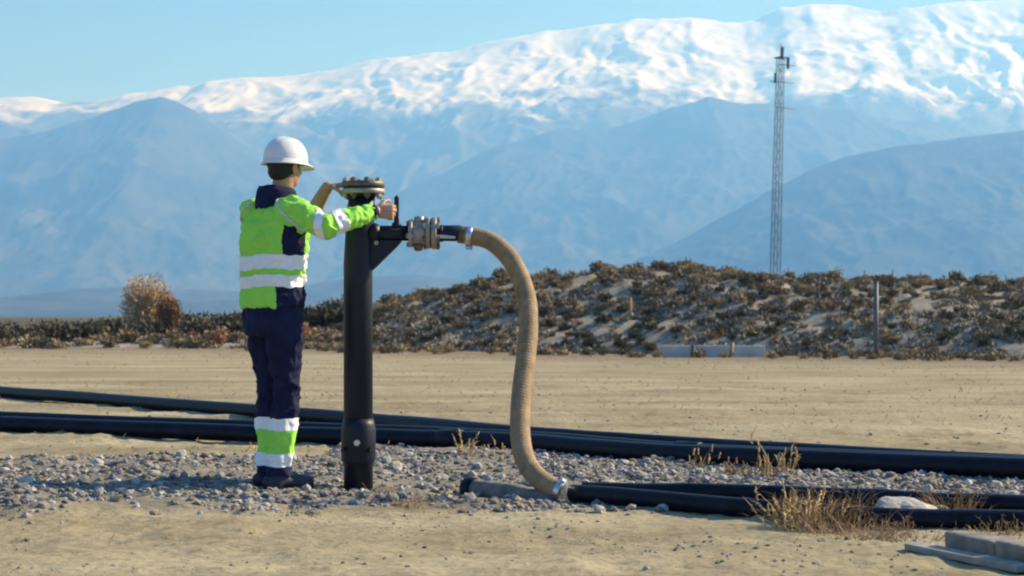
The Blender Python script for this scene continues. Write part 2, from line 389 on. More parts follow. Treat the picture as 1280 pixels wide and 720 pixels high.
# mound behind the field
CX = [-30, -16, -10, -6, -4.1, -2.4, -.5, 1.45, 3.4, 5.1, 6.3, 7.7, 9.9, 12.3, 15.5, 25, 40]
CZ = [-.3, .1, .45, .80, 1.2, 1.62, 1.85, 1.95, 2.08, 2.2, 2.05, 1.9, 1.78, 1.68, 1.55, 1.4, .8]
def foot_y(x): return np.interp(x, [-20, -4, 1.5, 11, 25], [54, 52, 48.5, 41.5, 38])
def mh(x, y):
    x = np.asarray(x, float); y = np.asarray(y, float)
    c = np.interp(x, CX, CZ); fy = foot_y(x); cy = fy + 10.5
    t = np.clip((y - fy) / (cy - fy), -.2, 1)
    up = np.where(t > 0, 1 - (1 - np.clip(t, 0, 1)) ** 1.7, t * .6)
    dn = np.clip((y - cy - 5) / 22, 0, 1); dn = dn * dn * (3 - 2 * dn)
    n = (fbm(x * .35, y * .35, 4, 101) - .5) * .42 + (fbm(x * 2.6, y * 1.5, 4, 111) - .5) * .34
    return c * up * (1 - dn) + n * np.clip(t * 4, 0, 1) * (1 - dn) * np.clip(c / 1.2, .1, 1) - .35 * dn - .1 * (t < .02)
def mz(x, y): return float(mh(np.array([x]), np.array([y]))[0])
mx = np.arange(-26, 38, .22); my = np.concatenate([np.arange(36, 64, .22), np.arange(64, 92, .7)])
MX, MY = np.meshgrid(mx, my)
MZ = mh(MX, MY)
prop(link('mound', grid_mesh('mound', MX, MY, MZ), None, [M['mound']]), kind='structure')
def surf(x, y): return max(gz(x, y), mz(x, y)) if y > 36 else gz(x, y)

# ------------------------------------------------------------------ vegetation builders
def tuft_mesh(name, n, shape, leaf, seed, m, stems=0, lobes=7):
    """clump of leaf-sized faces filling several uneven lobes, light on the outside, gaps between"""
    r = np.random.default_rng(seed); V = []; Fc = []
    cs = [((r.random() - .5) * .9 * shape[0], (r.random() - .5) * .9 * shape[1], shape[2] * (.25 + .5 * r.random()), .28 + .25 * r.random()) for _ in range(lobes)]
    for i in range(n):
        c = cs[r.integers(lobes)]; d = r.normal(size=3); d /= np.linalg.norm(d); q = r.random() ** .4
        p = np.array([c[0] + d[0] * c[3] * shape[0] * q, c[1] + d[1] * c[3] * shape[1] * q, max(.01, c[2] + d[2] * c[3] * shape[2] * q * 1.15)])
        u = r.normal(size=3) + np.array([0, 0, .8]); u /= np.linalg.norm(u); t = np.cross(u, r.normal(size=3)); t /= np.linalg.norm(t)
        l = leaf * (.6 + .9 * r.random()); wd = l * (.22 + .25 * r.random()); k = len(V)
        V += [p - t * wd, p + u * l * .5 - t * wd * .2 + np.cross(u, t) * l * .12, p + u * l, p + t * wd]; Fc.append((k, k + 1, k + 2, k + 3))
    for i in range(stems):
        c = cs[i % lobes]; k = len(V); b = np.array([(r.random() - .5) * .2 * shape[0], (r.random() - .5) * .2 * shape[1], -.02]); e = np.array([c[0], c[1], c[2] + .2 * shape[2]])
        for rr, p in ((.018, b), (.008, e)):
            for a in range(3): V.append(p + np.array([math.cos(a * 2.1) * rr, math.sin(a * 2.1) * rr, 0]) * max(shape[2], .5))
        for a in range(3): Fc.append((k + a, k + (a + 1) % 3, k + 3 + (a + 1) % 3, k + 3 + a))
    me = np_mesh(name, np.array(V), np.array(Fc), True); me.materials.append(m); return me
def blades_mesh(name, n, h, spread, seed, m, wdt=.004, heads=False, lean=.5, twig=0):
    """dry stalks: every stalk a bent three-sided blade"""
    r = np.random.default_rng(seed); V = []; Fc = []
    def stalk(p, d, l, wd, bend):
        k = len(V); t = np.cross(d, r.normal(size=3)); t /= np.linalg.norm(t); s = np.cross(d, t); pts = []
        for j in range(4):
            f = j / 3; c = p + d * l * f + np.array([bend[0], bend[1], -abs(bend[2])]) * l * f * f; ww = wd * (1 - .8 * f)
            pts.append(c); V.extend([c + t * ww, c - t * ww * .5 + s * ww * .8, c - t * ww * .5 - s * ww * .8])
        for j in range(3):
            for a in range(3): Fc.append((k + j * 3 + a, k + j * 3 + (a + 1) % 3, k + j * 3 + 3 + (a + 1) % 3, k + j * 3 + 3 + a))
        return pts
    for i in range(n):
        a = r.random() * 6.283; rad = spread * math.sqrt(r.random()); p = np.array([math.cos(a) * rad, math.sin(a) * rad, -.02])
        d = np.array([math.cos(a) * lean * r.random(), math.sin(a) * lean * r.random(), 1]) + r.normal(size=3) * .22; d[2] = abs(d[2]); d /= np.linalg.norm(d)
        l = h * (.45 + .65 * r.random()); pts = stalk(p, d, l, wdt * (.7 + .6 * r.random()), r.normal(size=3) * .22)
        for q in range(twig):
            b = pts[1 + r.integers(3)]; dd = d + r.normal(size=3) * .9; dd /= np.linalg.norm(dd); stalk(b, dd, l * (.15 + .3 * r.random()), wdt * .6, r.normal(size=3) * .25)
        if heads:
            for q in range(5):
                dd = d + r.normal(size=3) * .35; dd /= np.linalg.norm(dd); stalk(pts[3] - d * .05 * q * h, dd, .1 * h, wdt * 1.5, r.normal(size=3) * .2)
    me = np_mesh(name, np.array(V), np.array(Fc), True); me.materials.append(m); return me
def plant(name, me, x, y, s, label, cat, group=None, rz=None, sz=None, z=None):
    o = bpy.data.objects.new(name, me); COL.objects.link(o)
    o.location = (x, y, (surf(x, y) if z is None else z) - .01); o.rotation_euler = (0, 0, random.random() * 6.28 if rz is None else rz)
    o.scale = (s, s, s * (sz or 1)); return prop(o, label, cat, group)

# the brush along the crest and the shrubs on the slope of the mound
brush_m = [tuft_mesh('dry_brush', 520, (.62, .62, .50), .10, 200 + k, M['brush'], 5) for k in range(5)]
shrub_m = [tuft_mesh('slope_shrub', 380, (.46, .46, .36), .075, 300 + k, M['shrub'], 4) for k in range(5)]
scr_m = [tuft_mesh('slope_tussock', 200, (.34, .34, .24), .08, 350 + k, M['brush'], 0) for k in range(4)]
pr = random.Random(5)
def zone(x, y):
    p = 640 + x / y * F
    return 'left of the hanging hose' if p < 650 else 'between the hanging hose and the mast' if p < 970 else 'right of the mast'
n = 0
while n < 290:
    x = pr.uniform(-8.5, 19.5); fy = float(foot_y(x)); y = fy + (pr.uniform(6.5, 11.8) if pr.random() < .8 else pr.uniform(3.5, 7)); c = float(np.interp(x, CX, CZ))
    if abs((x / y) * F + 640 - 640) > 700 or c < .3: continue
    tall = 1.0 if y > fy + 8.5 else .8
    plant('dry_brush', brush_m[n % 5], x, y, pr.uniform(.38, .78) * tall * (.8 if x > 8 else 1), 'tan brush bush crowding the mound top, ' + zone(x, y), 'bush', 'tan brush along the top of the mound, ' + zone(x, y), sz=pr.uniform(.7, 1.1)); n += 1
n = 0
while n < 290:
    x = pr.uniform(-7, 18); fy = float(foot_y(x)); y = fy + pr.uniform(.1, 6.5) if pr.random() < .8 else fy + pr.uniform(6, 11); c = float(np.interp(x, CX, CZ))
    if abs(x / y) * F > 690 or c < .4: continue
    plant('slope_shrub', shrub_m[n % 5], x, y, pr.uniform(.22, .66) , 'dark olive shrub dotted over the mound slope, ' + zone(x, y), 'shrub', 'dark shrubs scattered on the slope of the mound, ' + zone(x, y), sz=pr.uniform(.75, 1.15)); n += 1
n = 0
while n < 280:
    x = pr.uniform(-7, 18); fy = float(foot_y(x)); y = fy + pr.uniform(-4.5, 5)
    if abs(x / y) * F > 690: continue
    plant('slope_tussock', scr_m[n % 4], x, y, pr.uniform(.35, .9), 'small straw tussock low on the mound, ' + zone(x, y), 'tussock', 'straw tussocks at the foot of the mound, ' + zone(x, y)); n += 1
r = np.random.default_rng(91); Vs, Fs = [], []       # ground cover of low scrub between the shrubs
x = r.uniform(-9, 19, 9000); q_ = r.random(9000) ** .85; y = foot_y(x) - .6 + q_ * 12.5
ok = (np.interp(x, CX, CZ) >= .3) & (fbm(x * .9, y * .6, 3, 131) > .50 - .17 * q_ - np.where(x < 1, .12, 0)); x, y = x[ok], y[ok]; z0s = np.maximum(gh(x, y), mh(x, y))
for k in range(len(x)):
    z0 = z0s[k]; rad = r.uniform(.05, .17)
    for j in range(10):
        d = r.normal(size=3); d /= np.linalg.norm(d); p = np.array([x[k], y[k], z0]) + d * rad * np.array([1, 1, .55]); p[2] = max(p[2], z0)
        u = r.normal(size=3) + np.array([0, 0, .9]); u /= np.linalg.norm(u); t_ = np.cross(u, d + .01); t_ /= np.linalg.norm(t_); l = r.uniform(.07, .14); q = len(Vs)
        Vs += [p - t_ * l * .3, p + u * l * .6 - t_ * l * .15, p + u * l, p + t_ * l * .3]; Fs.append((q, q + 1, q + 2, q + 3))
prop(link('low_scrub', np_mesh('low_scrub', np.array(Vs), np.array(Fs)), None, [M['scrub']]), 'low dry scrub covering the mound between the shrubs', 'scrub', None, 'stuff')
big = tuft_mesh('crest_bush', 700, (.75, .75, .62), .11, 399, M['shrub'], 5)
v = P(850, 333, 58); plant('crest_bush', big, v.x, 58.5, .62, 'dark round bush standing highest on the crest of the mound', 'bush')
# dark line of shrubs at the left edge of the field
dk = [tuft_mesh('field_edge_shrub', 520, (.85, .7, .52), .12, 410 + k, M['shrub'], 5) for k in range(4)]
n = 0
for row, (d0, cnt) in enumerate(((57, 24), (61, 22))):
    for i in range(cnt):
        px = -30 + 480 * (i + pr.uniform(.1, .9)) / cnt; d = d0 + pr.uniform(-1.5, 1.5)
        if 150 < px < 232 and row == 0: continue
        plant('field_edge_shrub', dk[n % 4], PX(px, d), d, pr.uniform(.6, 1.1), 'dark low shrub in the line at the far left edge of the field', 'shrub', 'dark shrubs lining the far left edge of the field'); n += 1
ed = [tuft_mesh('field_edge_brush', 380, (.7, .6, .45), .13, 430 + k, M['brush'], 4) for k in range(3)]
for i in range(34):
    px = -30 + 490 * (i + pr.uniform(0, 1)) / 34; d = 53.5 + pr.uniform(-1.5, 1.8)
    plant('field_edge_brush', ed[i % 3], PX(px, d), d, pr.uniform(.45, .9), 'straw brown bush in front of the dark shrubs at the far left field edge', 'bush', 'straw brown bushes at the far left field edge', sz=.8)
def bare_tree(name, seed, h, wid, m, n, x, y, label, cat):
    root = empty(name, label, cat, (x, y, surf(x, y) - .03)); r = np.random.default_rng(seed)
    bm = bmesh.new()
    tube(bm, [(0, 0, 0), (.02, 0, h * .2), (.0, .03, h * .38)], [.05, .042, .03], 7)
    for k in range(11):
        a = k * 2.4 + r.random(); e = Vector((math.cos(a) * wid * (.3 + .5 * r.random()), math.sin(a) * wid * .5, h * (.55 + .4 * r.random())))
        tube(bm, [(0, 0, h * (.08 + .25 * r.random())), e * .55 + Vector((0, 0, .05)), e], [.025, .016, .006], 5)
    o = bm_obj('trunk', bm, M['bark']); o.parent = root
    cr = tuft_mesh('crown', n, (wid, wid * .8, h), .085, seed + 1, m, 0, 16)
    c = link('crown', cr, root); c.scale = (1, 1, .98)
d = 63; bare_tree('bare_tree', 501, 1.72, 1.12, M['autumn'], 7000, PX(182, d), d, 'tall tan leafless bush tree above the dark shrubs at left', 'tree')
d = 60; bare_tree('autumn_bush', 511, 1.15, .55, M['orange'], 2600, PX(211, d), d, 'orange brown bush at the right foot of the tan leafless tree', 'bush')
for px, d, s, lab in ((290, 56, .8, 'rusty low bush at the field edge just left of the worker'), (392, 56, .95, 'rusty low bush between the worker and the black standpipe'), (262, 57, .6, 'small rusty bush left of the low rusty bush near the worker')):
    ob = tuft_mesh('rusty_bush', 420, (.5, .45, .6), .11, int(px) + 500, M['orange'], 5); plant('rusty_bush', ob, PX(px, d), d - 3, s, lab, 'bush')

# ------------------------------------------------------------------ things on and beyond the mound
def bar(bm, a, b, r, seg=4): tube(bm, [a, b], r, seg)
D_M = 250.0
base = P(967.5, 395, D_M); base.z = 0
mast = empty('lattice_mast', 'tall grey lattice mast rising behind the mound', 'mast', base)
mast.rotation_euler = (0, math.atan2(P(976.5, 70, D_M).x - base.x, 34), R(20))
Hm = P(0, 72, D_M).z
legs = [(-1, -1), (1, -1), (1, 1), (-1, 1)]
wd = lambda z: .52 - .16 * z / Hm
for sx, sy in legs:
    bm = bmesh.new(); bar(bm, (sx * wd(0), sy * wd(0), -.2), (sx * wd(Hm), sy * wd(Hm), Hm), .055, 6); o = bm_obj('leg', bm, M['mast']); o.parent = mast
bm = bmesh.new(); z = .3; i = 0
while z < Hm - 1:
    z2 = z + 1.05
    for k in range(4):
        a, b = legs[k], legs[(k + 1) % 4]
        bar(bm, (a[0] * wd(z), a[1] * wd(z), z), (b[0] * wd(z), b[1] * wd(z), z), .024)
        p, q = (a, b) if i % 2 else (b, a)
        bar(bm, (p[0] * wd(z), p[1] * wd(z), z), (q[0] * wd(z2), q[1] * wd(z2), z2), .024)
    z = z2; i += 1
o = bm_obj('bracing', bm, M['mast']); o.parent = mast; prop(o, kind='stuff')
bm = bmesh.new(); box(bm, (0, 0, Hm + .02), (1.25, 1.25, .12)); o = bm_obj('platform', bm, M['mast'], smooth=False); o.parent = mast
def antenna(loc, s, mt='mast'):
    bm = bmesh.new(); box(bm, loc, s, bevel=.03); o = bm_obj('panel_antenna', bm, M[mt], smooth=False); o.parent = mast
antenna((.95, -.3, Hm - .6), (.3, .3, 1.5)); antenna((-.85, -.3, Hm - 2.7), (.26, .26, 1.3)); antenna((-.2, -.85, Hm + .7), (.3, .26, 1.3))
bm = bmesh.new(); bar(bm, (-1.7, -.5, Hm - 3.2), (1.9, -.5, Hm - 3.2), .07); bar(bm, (-.4, -.5, Hm - .9), (2.0, -.5, Hm - .9), .06); bar(bm, (-.9, -.5, Hm - 6.5), (2.3, -.5, Hm - 6.6), .06); o = bm_obj('cross_arm', bm, M['mast']); o.parent = mast
bm = bmesh.new(); bar(bm, (0, 0, Hm), (0, 0, Hm + 2.0), .05); o = bm_obj('whip_antenna', bm, M['mast']); o.parent = mast

def post(name, px, ytop, d, r, m, label, cat, group=None, lean=0, cap=True):
    x = PX(px, d); z0 = surf(x, d) - .15; zt = P(px, ytop, d).z
    root = empty(name, label, cat, (x, d, z0), group)
    bm = bmesh.new(); tube(bm, [(0, 0, 0), (lean, 0, zt - z0)], [r, r * .92], 10); o = bm_obj('shaft', bm, m); o.parent = root
    if cap:
        bm = bmesh.new(); tube(bm, [(lean, 0, zt - z0 + .002), (lean, 0, zt - z0 + r * .5)], [r * 1.15, r * .8], 10); o = bm_obj('cap', bm, m); o.parent = root
    return root
post('fence_post', 1095, 353, 41.3, .055, M['post'], 'tall grey metal post standing at the foot of the mound', 'post')
fp = []
for k, (px, yt) in enumerate(((1046, 337), (1081, 338), (1116, 338), (1151, 340), (1187, 339), (1222, 343), (1258, 344))):
    fp.append(post('wire_fence_post', px, yt, 54.5, .028, M['post'], 'thin grey wire fence post on the crest at the right of the mound', 'post', 'thin fence posts on the mound crest', cap=False))
post('tall_stake', 788, 372, 50.5, .035, M['stake'], 'thin weathered stake upright on the middle of the slope', 'stake', cap=False)
post('leaning_stake', 912, 428, 43.1, .05, M['stake'], 'short tan stake in front of the low pale wall', 'stake', lean=.06, cap=False)
post('dark_stake', 866, 431, 43.1, .045, M['bark'], 'short dark stake at the left half of the low pale wall', 'stake', cap=False)
wl = empty('low_wall', 'low pale concrete wall at the foot of the mound', 'wall', (PX(892, 43.4), 43.4, 0))
for k in range(3):
    bm = bmesh.new(); box(bm, (-.77 + .77 * k, 0, .0 + .005 * (k % 2)), (.762, .18, .46), bevel=.015); o = bm_obj('block', bm, M['pale_concrete'], smooth=False); o.parent = wl

# ------------------------------------------------------------------ black pipes on the ground
def polypipe(name, ctrl, r, label, group=None, rings=()):
    pts = []
    for p in catmull([Vector((c[0], c[1], 0)) for c in ctrl], 10):
        pts.append(Vector((p.x, p.y, gz(p.x, p.y) + r * .92)))
    zs = [p.z for p in pts]
    for i in range(len(pts)): pts[i].z = sum(zs[max(0, i - 4):i + 5]) / len(zs[max(0, i - 4):i + 5])
    root = empty(name, label, 'pipe', pts[len(pts) // 2] * 1, group)
    bm = bmesh.new(); tube(bm, pts, r, 18); bm_obj('pipe_wall', bm, M['hdpe'], root)
    for f in rings:
        i = int(f * (len(pts) - 3)); a, b = pts[i], pts[i + 1]; t = (b - a).normalized()
        bm = bmesh.new(); tube(bm, [a - t * .10, a - t * .085, a + t * .085, a + t * .10], [r * 1.02, r * 1.16, r * 1.16, r * 1.02], 18); bm_obj('coupling', bm, M['hdpe'], root)
    return pts
def track(ds, px=(0, 420, 640, 860, 1280)):
    c = [(PX(p, d), d) for p, d in zip(px, ds)]
    a, b = c[0], c[1]; e, f = c[-1], c[-2]
    return [(a[0] + (a[0] - b[0]) * .8, a[1] + (a[1] - b[1]) * .8)] + c + [(e[0] + (e[0] - f[0]) * 1.2, e[1] + (e[1] - f[1]) * 1.2)]
polypipe('black_pipe', track([14.95, 13.72, 12.9, 11.75, 10.40]), .064, 'nearest of the thick black pipes behind the gravel, running the full width', None, (.45,))
polypipe('black_pipe', track([15.7, 14.2, 13.25, 12.15, 10.56]), .064, 'middle black pipe lying just behind the nearest of the thick pipes', None, (.7, .93))
polypipe('black_pipe', track([21.6, 16.0, 13.85, 12.62, 10.72]), .064, 'farthest thick black pipe, standing apart as an upper line at left', None, ())
polypipe('thin_black_pipe', [(PX(716, 9.3), 9.3), (PX(860, 8.83), 8.83), (PX(1040, 8.42), 8.42), (PX(1280, 8.16), 8.16), (3.6, 7.75)], .044, 'black pipe leaving the lower end of the tan hose, nearest the camera', None, ())
polypipe('thin_black_pipe', [(PX(728, 9.42), 9.42), (PX(860, 9.3), 9.3), (PX(1040, 9.0), 9.0), (PX(1280, 8.72), 8.72), (3.8, 8.4)], .042, 'black pipe just behind the one fed by the tan hose, passing behind the white rock', None, ())

# half buried grey pipe end left of the hose foot
root = empty('buried_pipe', 'dusty grey pipe stub half buried in gravel left of the hose foot', 'pipe', (PX(640, 9.5), 9.5, 0))
a = Vector((PX(592, 9.78), 9.78, gz(PX(592, 9.78), 9.78) + .028)); b = Vector((PX(692, 9.30), 9.30, gz(PX(692, 9.3), 9.3) - .005)); t = (b - a).normalized()
bm = bmesh.new(); tube(bm, [a, a + t * .05, (a + b) / 2 + Vector((0, 0, .012)), b], [.050, .048, .048, .044], 18); bm_obj('pipe_wall', bm, M['dusty_pipe'], root)
bm = bmesh.new(); tube(bm, [a - t * .05, a - t * .045, a + t * .02], [.050, .058, .058], 18); bm_obj('dark_open_end', bm, M['hdpe'], root)  # black plug stands in for the shade inside the open pipe end

# ------------------------------------------------------------------ standpipe
DP = 10.24; S = DP / F
px0 = P(448, 606, DP).x
sp = empty('standpipe', 'black steel standpipe with bolted flange top and side outlet', 'standpipe', (px0, DP, 0))
def spo(name, bm, m, smooth=True, par=None): return bm_obj(name, bm, m, par or sp, smooth)
Z = lambda y: P(0, y, DP).z
Xp = lambda x: P(x, 0, DP).x
g0 = gz(px0, DP)
bm = bmesh.new(); tube(bm, [(px0, DP, g0 - .1), (px0 - .002, DP, Z(330)), (px0 + .012, DP, Z(264)), (px0 + .02, DP, Z(244))], [.078, .077, .075, .068], 28); spo('riser', bm, M['black_paint'])
bm = bmesh.new(); tube(bm, [(px0, DP, Z(580)), (px0, DP, Z(574)), (px0, DP, Z(538)), (px0, DP, Z(530)), (px0, DP, Z(523))], [.080, .092, .092, .088, .079], 28); cl = spo('collar', bm, M['black_paint'])
bm = bmesh.new(); tube(bm, [(px0 - .0, DP - .09, Z(552)), (px0, DP - .118, Z(552))], [.018, .016], 6); spo('bolt', bm, M['clamp'], False, cl)
for k, a in enumerate((.9, 2.3, 3.9, 5.5)):
    bm = bmesh.new(); p = Vector((px0 + math.cos(a) * .089, DP + math.sin(a) * .089, Z(561))); q = Vector((math.cos(a), math.sin(a), 0)) * .02; tube(bm, [p, p + q], .014, 6); spo('bolt', bm, M['black_paint'], False, cl)
fx = Xp(454)
bm = bmesh.new(); tube(bm, [(fx, DP, Z(246)), (fx, DP, Z(238.5))], [.07, .075], 28); spo('neck', bm, M['black_paint'])
bm = bmesh.new(); tube(bm, [(fx, DP, Z(242.5)), (fx, DP, Z(241.8)), (fx, DP, Z(237.2)), (fx, DP, Z(236.5))], [.113, .116, .116, .113], 32); spo('lower_flange', bm, M['steel'])
bm = bmesh.new(); tube(bm, [(fx, DP, Z(236.6)), (fx, DP, Z(233.8))], .108, 32); spo('gasket', bm, M['dark_rubber'])
bm = bmesh.new(); tube(bm, [(fx, DP, Z(233.9)), (fx, DP, Z(233)), (fx, DP, Z(228)), (fx, DP, Z(227.2))], [.113, .116, .116, .112], 32); bfl = spo('blind_flange', bm, M['bronze'])
for k in range(8):
    a = k * math.pi / 4 + .3; c = Vector((fx + math.cos(a) * .095, DP + math.sin(a) * .095, 0)); bm = bmesh.new()
    tube(bm, [c + Vector((0, 0, Z(249))), c + Vector((0, 0, Z(222.5)))], .009, 8)
    tube(bm, [c + Vector((0, 0, Z(227.3))), c + Vector((0, 0, Z(223.6)))], .019, 6); tube(bm, [c + Vector((0, 0, Z(246.5))), c + Vector((0, 0, Z(242.4)))], .019, 6)
    spo('bolt', bm, M['steel'] if k in (0, 1, 7, 4) else M['rust'], False, bfl)
# outlet branch with gusset
yb = Z(291.5)
bm = bmesh.new(); tube(bm, [(px0 + .05, DP, yb), (Xp(513), DP, yb)], .041, 22); spo('outlet_branch', bm, M['black_paint'])
bm = bmesh.new(); tube(bm, [(px0 + .066, DP, yb), (px0 + .10, DP, yb), (px0 + .115, DP, yb)], [.062, .052, .043], 22); spo('branch_saddle', bm, M['black_paint'])
bm = bmesh.new()
tri = [(px0 + .06, Z(300)), (Xp(503), Z(300)), (Xp(498), Z(307)), (Xp(466), Z(338)), (px0 + .06, Z(338))]
va = [bm.verts.new((x, DP - .03, z)) for x, z in tri]; vb = [bm.verts.new((x, DP + .03, z)) for x, z in tri]
bm.faces.new(va[::-1]); bm.faces.new(vb)
for k in range(5): bm.faces.new((va[k], va[(k + 1) % 5], vb[(k + 1) % 5], vb[k]))
bmesh.ops.recalc_face_normals(bm, faces=bm.faces[:]); bmesh.ops.bevel(bm, geom=bm.edges[:], offset=.004, segments=1, affect='EDGES'); spo('gusset', bm, M['black_paint'], False)
bm = bmesh.new(); tube(bm, [(Xp(471), DP - .028, Z(304)), (Xp(471), DP - .046, Z(304))], .013, 6); spo('bolt', bm, M['steel'], False)  # steel bolt added to stand in for a small light hole at the gusset
# lever handle on the branch
LV = Vector((Xp(496), DP - .03, 0))
bm = bmesh.new(); tube(bm, [LV + Vector((0, .02, yb + .035)), LV + Vector((0, .0, Z(272))), LV + Vector((.002, 0, Z(248)))], [.017, .013, .014], 12, 'round'); spo('lever', bm, M['black_paint'])
bm = bmesh.new(); tube(bm, [LV + Vector((0, .02, yb + .03)), LV + Vector((0, .02, yb + .055))], .026, 14); spo('lever_boss', bm, M['black_paint'])
# flanged valve body
def xtube(name, x0, x1, r, m, seg=24, bev=.003, par=None):
    a, b = Xp(x0), Xp(x1); bm = bmesh.new(); tube(bm, [(a, DP, yb), (a + bev, DP, yb), (b - bev, DP, yb), (b, DP, yb)], [r - bev, r, r, r - bev], seg); return spo(name, bm, m, True, par)
xtube('valve_flange', 511, 516, .075, M['steel']); xtube('valve_body', 516, 533, .064, M['steel']); xtube('valve_flange', 533, 538, .084, M['steel'])
xtube('gasket', 538, 539.5, .07, M['dark_rubber']); vfl = xtube('valve_flange', 539.5, 546, .086, M['steel'])
for k in range(6):
    a = k * math.pi / 3 + .5; o_ = Vector((0, math.cos(a) * .07, math.sin(a) * .07 + yb)); o_.y += DP; bm = bmesh.new()
    A_, B_ = Xp(529), Xp(550); tube(bm, [o_ + Vector((A_, 0, 0)), o_ + Vector((B_, 0, 0))], .008, 8)
    tube(bm, [o_ + Vector((Xp(529.5), 0, 0)), o_ + Vector((Xp(533), 0, 0))], .017, 6); tube(bm, [o_ + Vector((Xp(546), 0, 0)), o_ + Vector((Xp(549.5), 0, 0))], .017, 6)
    spo('bolt', bm, M['steel'] if math.sin(a) > -.2 else M['rust'], False, vfl)
for k in range(5):
    a = k * 2 * math.pi / 5 + .9; o_ = Vector((0, DP + math.cos(a) * .062, math.sin(a) * .062 + yb)); bm = bmesh.new()
    tube(bm, [o_ + Vector((Xp(508.5), 0, 0)), o_ + Vector((Xp(519), 0, 0))], .013, 6); spo('bolt', bm, M['rust'] if k % 2 else M['steel'], False)
bm = bmesh.new(); tube(bm, [(Xp(524), DP, yb + .05), (Xp(524), DP, yb + .086), (Xp(524), DP, yb + .09)], [.03, .027, .02], 14); spo('valve_bonnet', bm, M['steel'])
bm = bmesh.new(); tube(bm, [(Xp(523), DP - .01, yb - .05), (Xp(523), DP - .01, yb - .088), (Xp(523), DP - .01, yb - .096)], [.026, .024, .014], 10); spo('drain_plug', bm, M['rust'])
xtube('spigot', 546, 576, .043, M['black_paint']); xtube('spigot_ring', 551, 553.5, .047, M['black_paint'])
bm = bmesh.new(); tube(bm, [(Xp(546), DP - .046, Z(296)), (Xp(552), DP - .052, Z(296)), (Xp(568), DP - .05, Z(297))], [.013, .011, .008], 8, 'round'); spo('cam_lever', bm, M['clamp'])

# ------------------------------------------------------------------ hose
hp = [(578, 293.5), (590, 295.5), (612, 301), (634, 319), (650, 346), (659, 378), (660.5, 412), (657, 450), (652, 490), (650, 530), (653, 563), (664, 588), (684, 606), (704, 614.5)]
hd = [10.24, 10.24, 10.22, 10.17, 10.1, 10.02, 9.93, 9.83, 9.73, 9.62, 9.52, 9.43, 9.35, 9.31]
hs = empty('hose', 'tan flexible hose hanging in an S from outlet to ground', 'hose', P(656, 450, 9.83))
ctr = catmull([P(x, y, d) for (x, y), d in zip(hp, hd)], 30)
rad = []; acc = 0; L_ = [0]
for a, b in zip(ctr, ctr[1:]): L_.append(L_[-1] + (b - a).length)
pts = []; q = 0
while q < L_[-1]:
    i = max(k for k in range(len(L_)) if L_[k] <= q); j = min(i + 1, len(L_) - 1); f = (q - L_[i]) / max(1e-6, L_[j] - L_[i]); pts.append(ctr[i].lerp(ctr[j], f)); q += .0045
r0 = lambda f: .046 + .0045 * min(1, f * 6)
rad = [r0(i / len(pts)) + .0009 * math.sin(i * 2 * math.pi / 4) for i in range(len(pts))]
bm = bmesh.new(); tube(bm, pts, rad, 26); bm_obj('hose_wall', bm, M['hose'], hs)
def ring(p, t, r, l, m, name):
    bm = bmesh.new(); tube(bm, [p - t * l / 2, p - t * l * .4, p + t * l * .4, p + t * l / 2], [r * .97, r, r, r * .97], 26); return bm_obj(name, bm, m, hs)
t0 = (pts[6] - pts[0]).normalized()
ring(pts[0] - t0 * .006, t0, .047, .03, M['brass'], 'sleeve')
cl1 = ring(pts[7], t0, .0535, .03, M['clamp'], 'hose_clamp')
bm = bmesh.new(); p = pts[7]; tube(bm, [p + Vector((-.012, -.01, -.062)), p + Vector((.022, -.01, -.064))], .011, 8); bm_obj('clamp_screw', bm, M['clamp'], cl1)
tE = (pts[-1] - pts[-8]).normalized(); cl2 = ring(pts[-4], tE, .056, .03, M['clamp'], 'hose_clamp')
bm = bmesh.new(); p = pts[-4]; tube(bm, [p + Vector((-.014, -.03, .049)), p + Vector((.02, -.03, .047))], .011, 8); bm_obj('clamp_screw', bm, M['clamp'], cl2)

# ------------------------------------------------------------------ worker
TH = R(50); Fv = Vector((math.sin(TH), math.cos(TH), 0)); Rv = Vector((math.cos(TH), -math.sin(TH), 0)); UP = Vector((0, 0, 1))
DW = 10.05; O = Vector((PX(341, DW), DW, 0)); GW = gz(O.x, O.y)
ZW = lambda y: CAM_H + (HOR - y) / F * DW
def B(u, b, z): return O + Rv * u + Fv * b + UP * z
def loft(bm, rings, seg=36, e=2.35):
    rs = []
    for (z, a, b, u0, b0) in rings:
        ring_ = []
        for k in range(seg):
            t = 2 * math.pi * k / seg; c, s = math.cos(t), math.sin(t)
            ring_.append(bm.verts.new(B(u0 + a * abs(c) ** (2 / e) * (1 if c > 0 else -1), b0 + b * abs(s) ** (2 / e) * (1 if s > 0 else -1), z)))
        rs.append(ring_)
    for p, q in zip(rs, rs[1:]):
        for k in range(seg): bm.faces.new((p[k], p[(k + 1) % seg], q[(k + 1) % seg], q[k]))
    bm.faces.new(rs[0][::-1]); bm.faces.new(rs[-1])
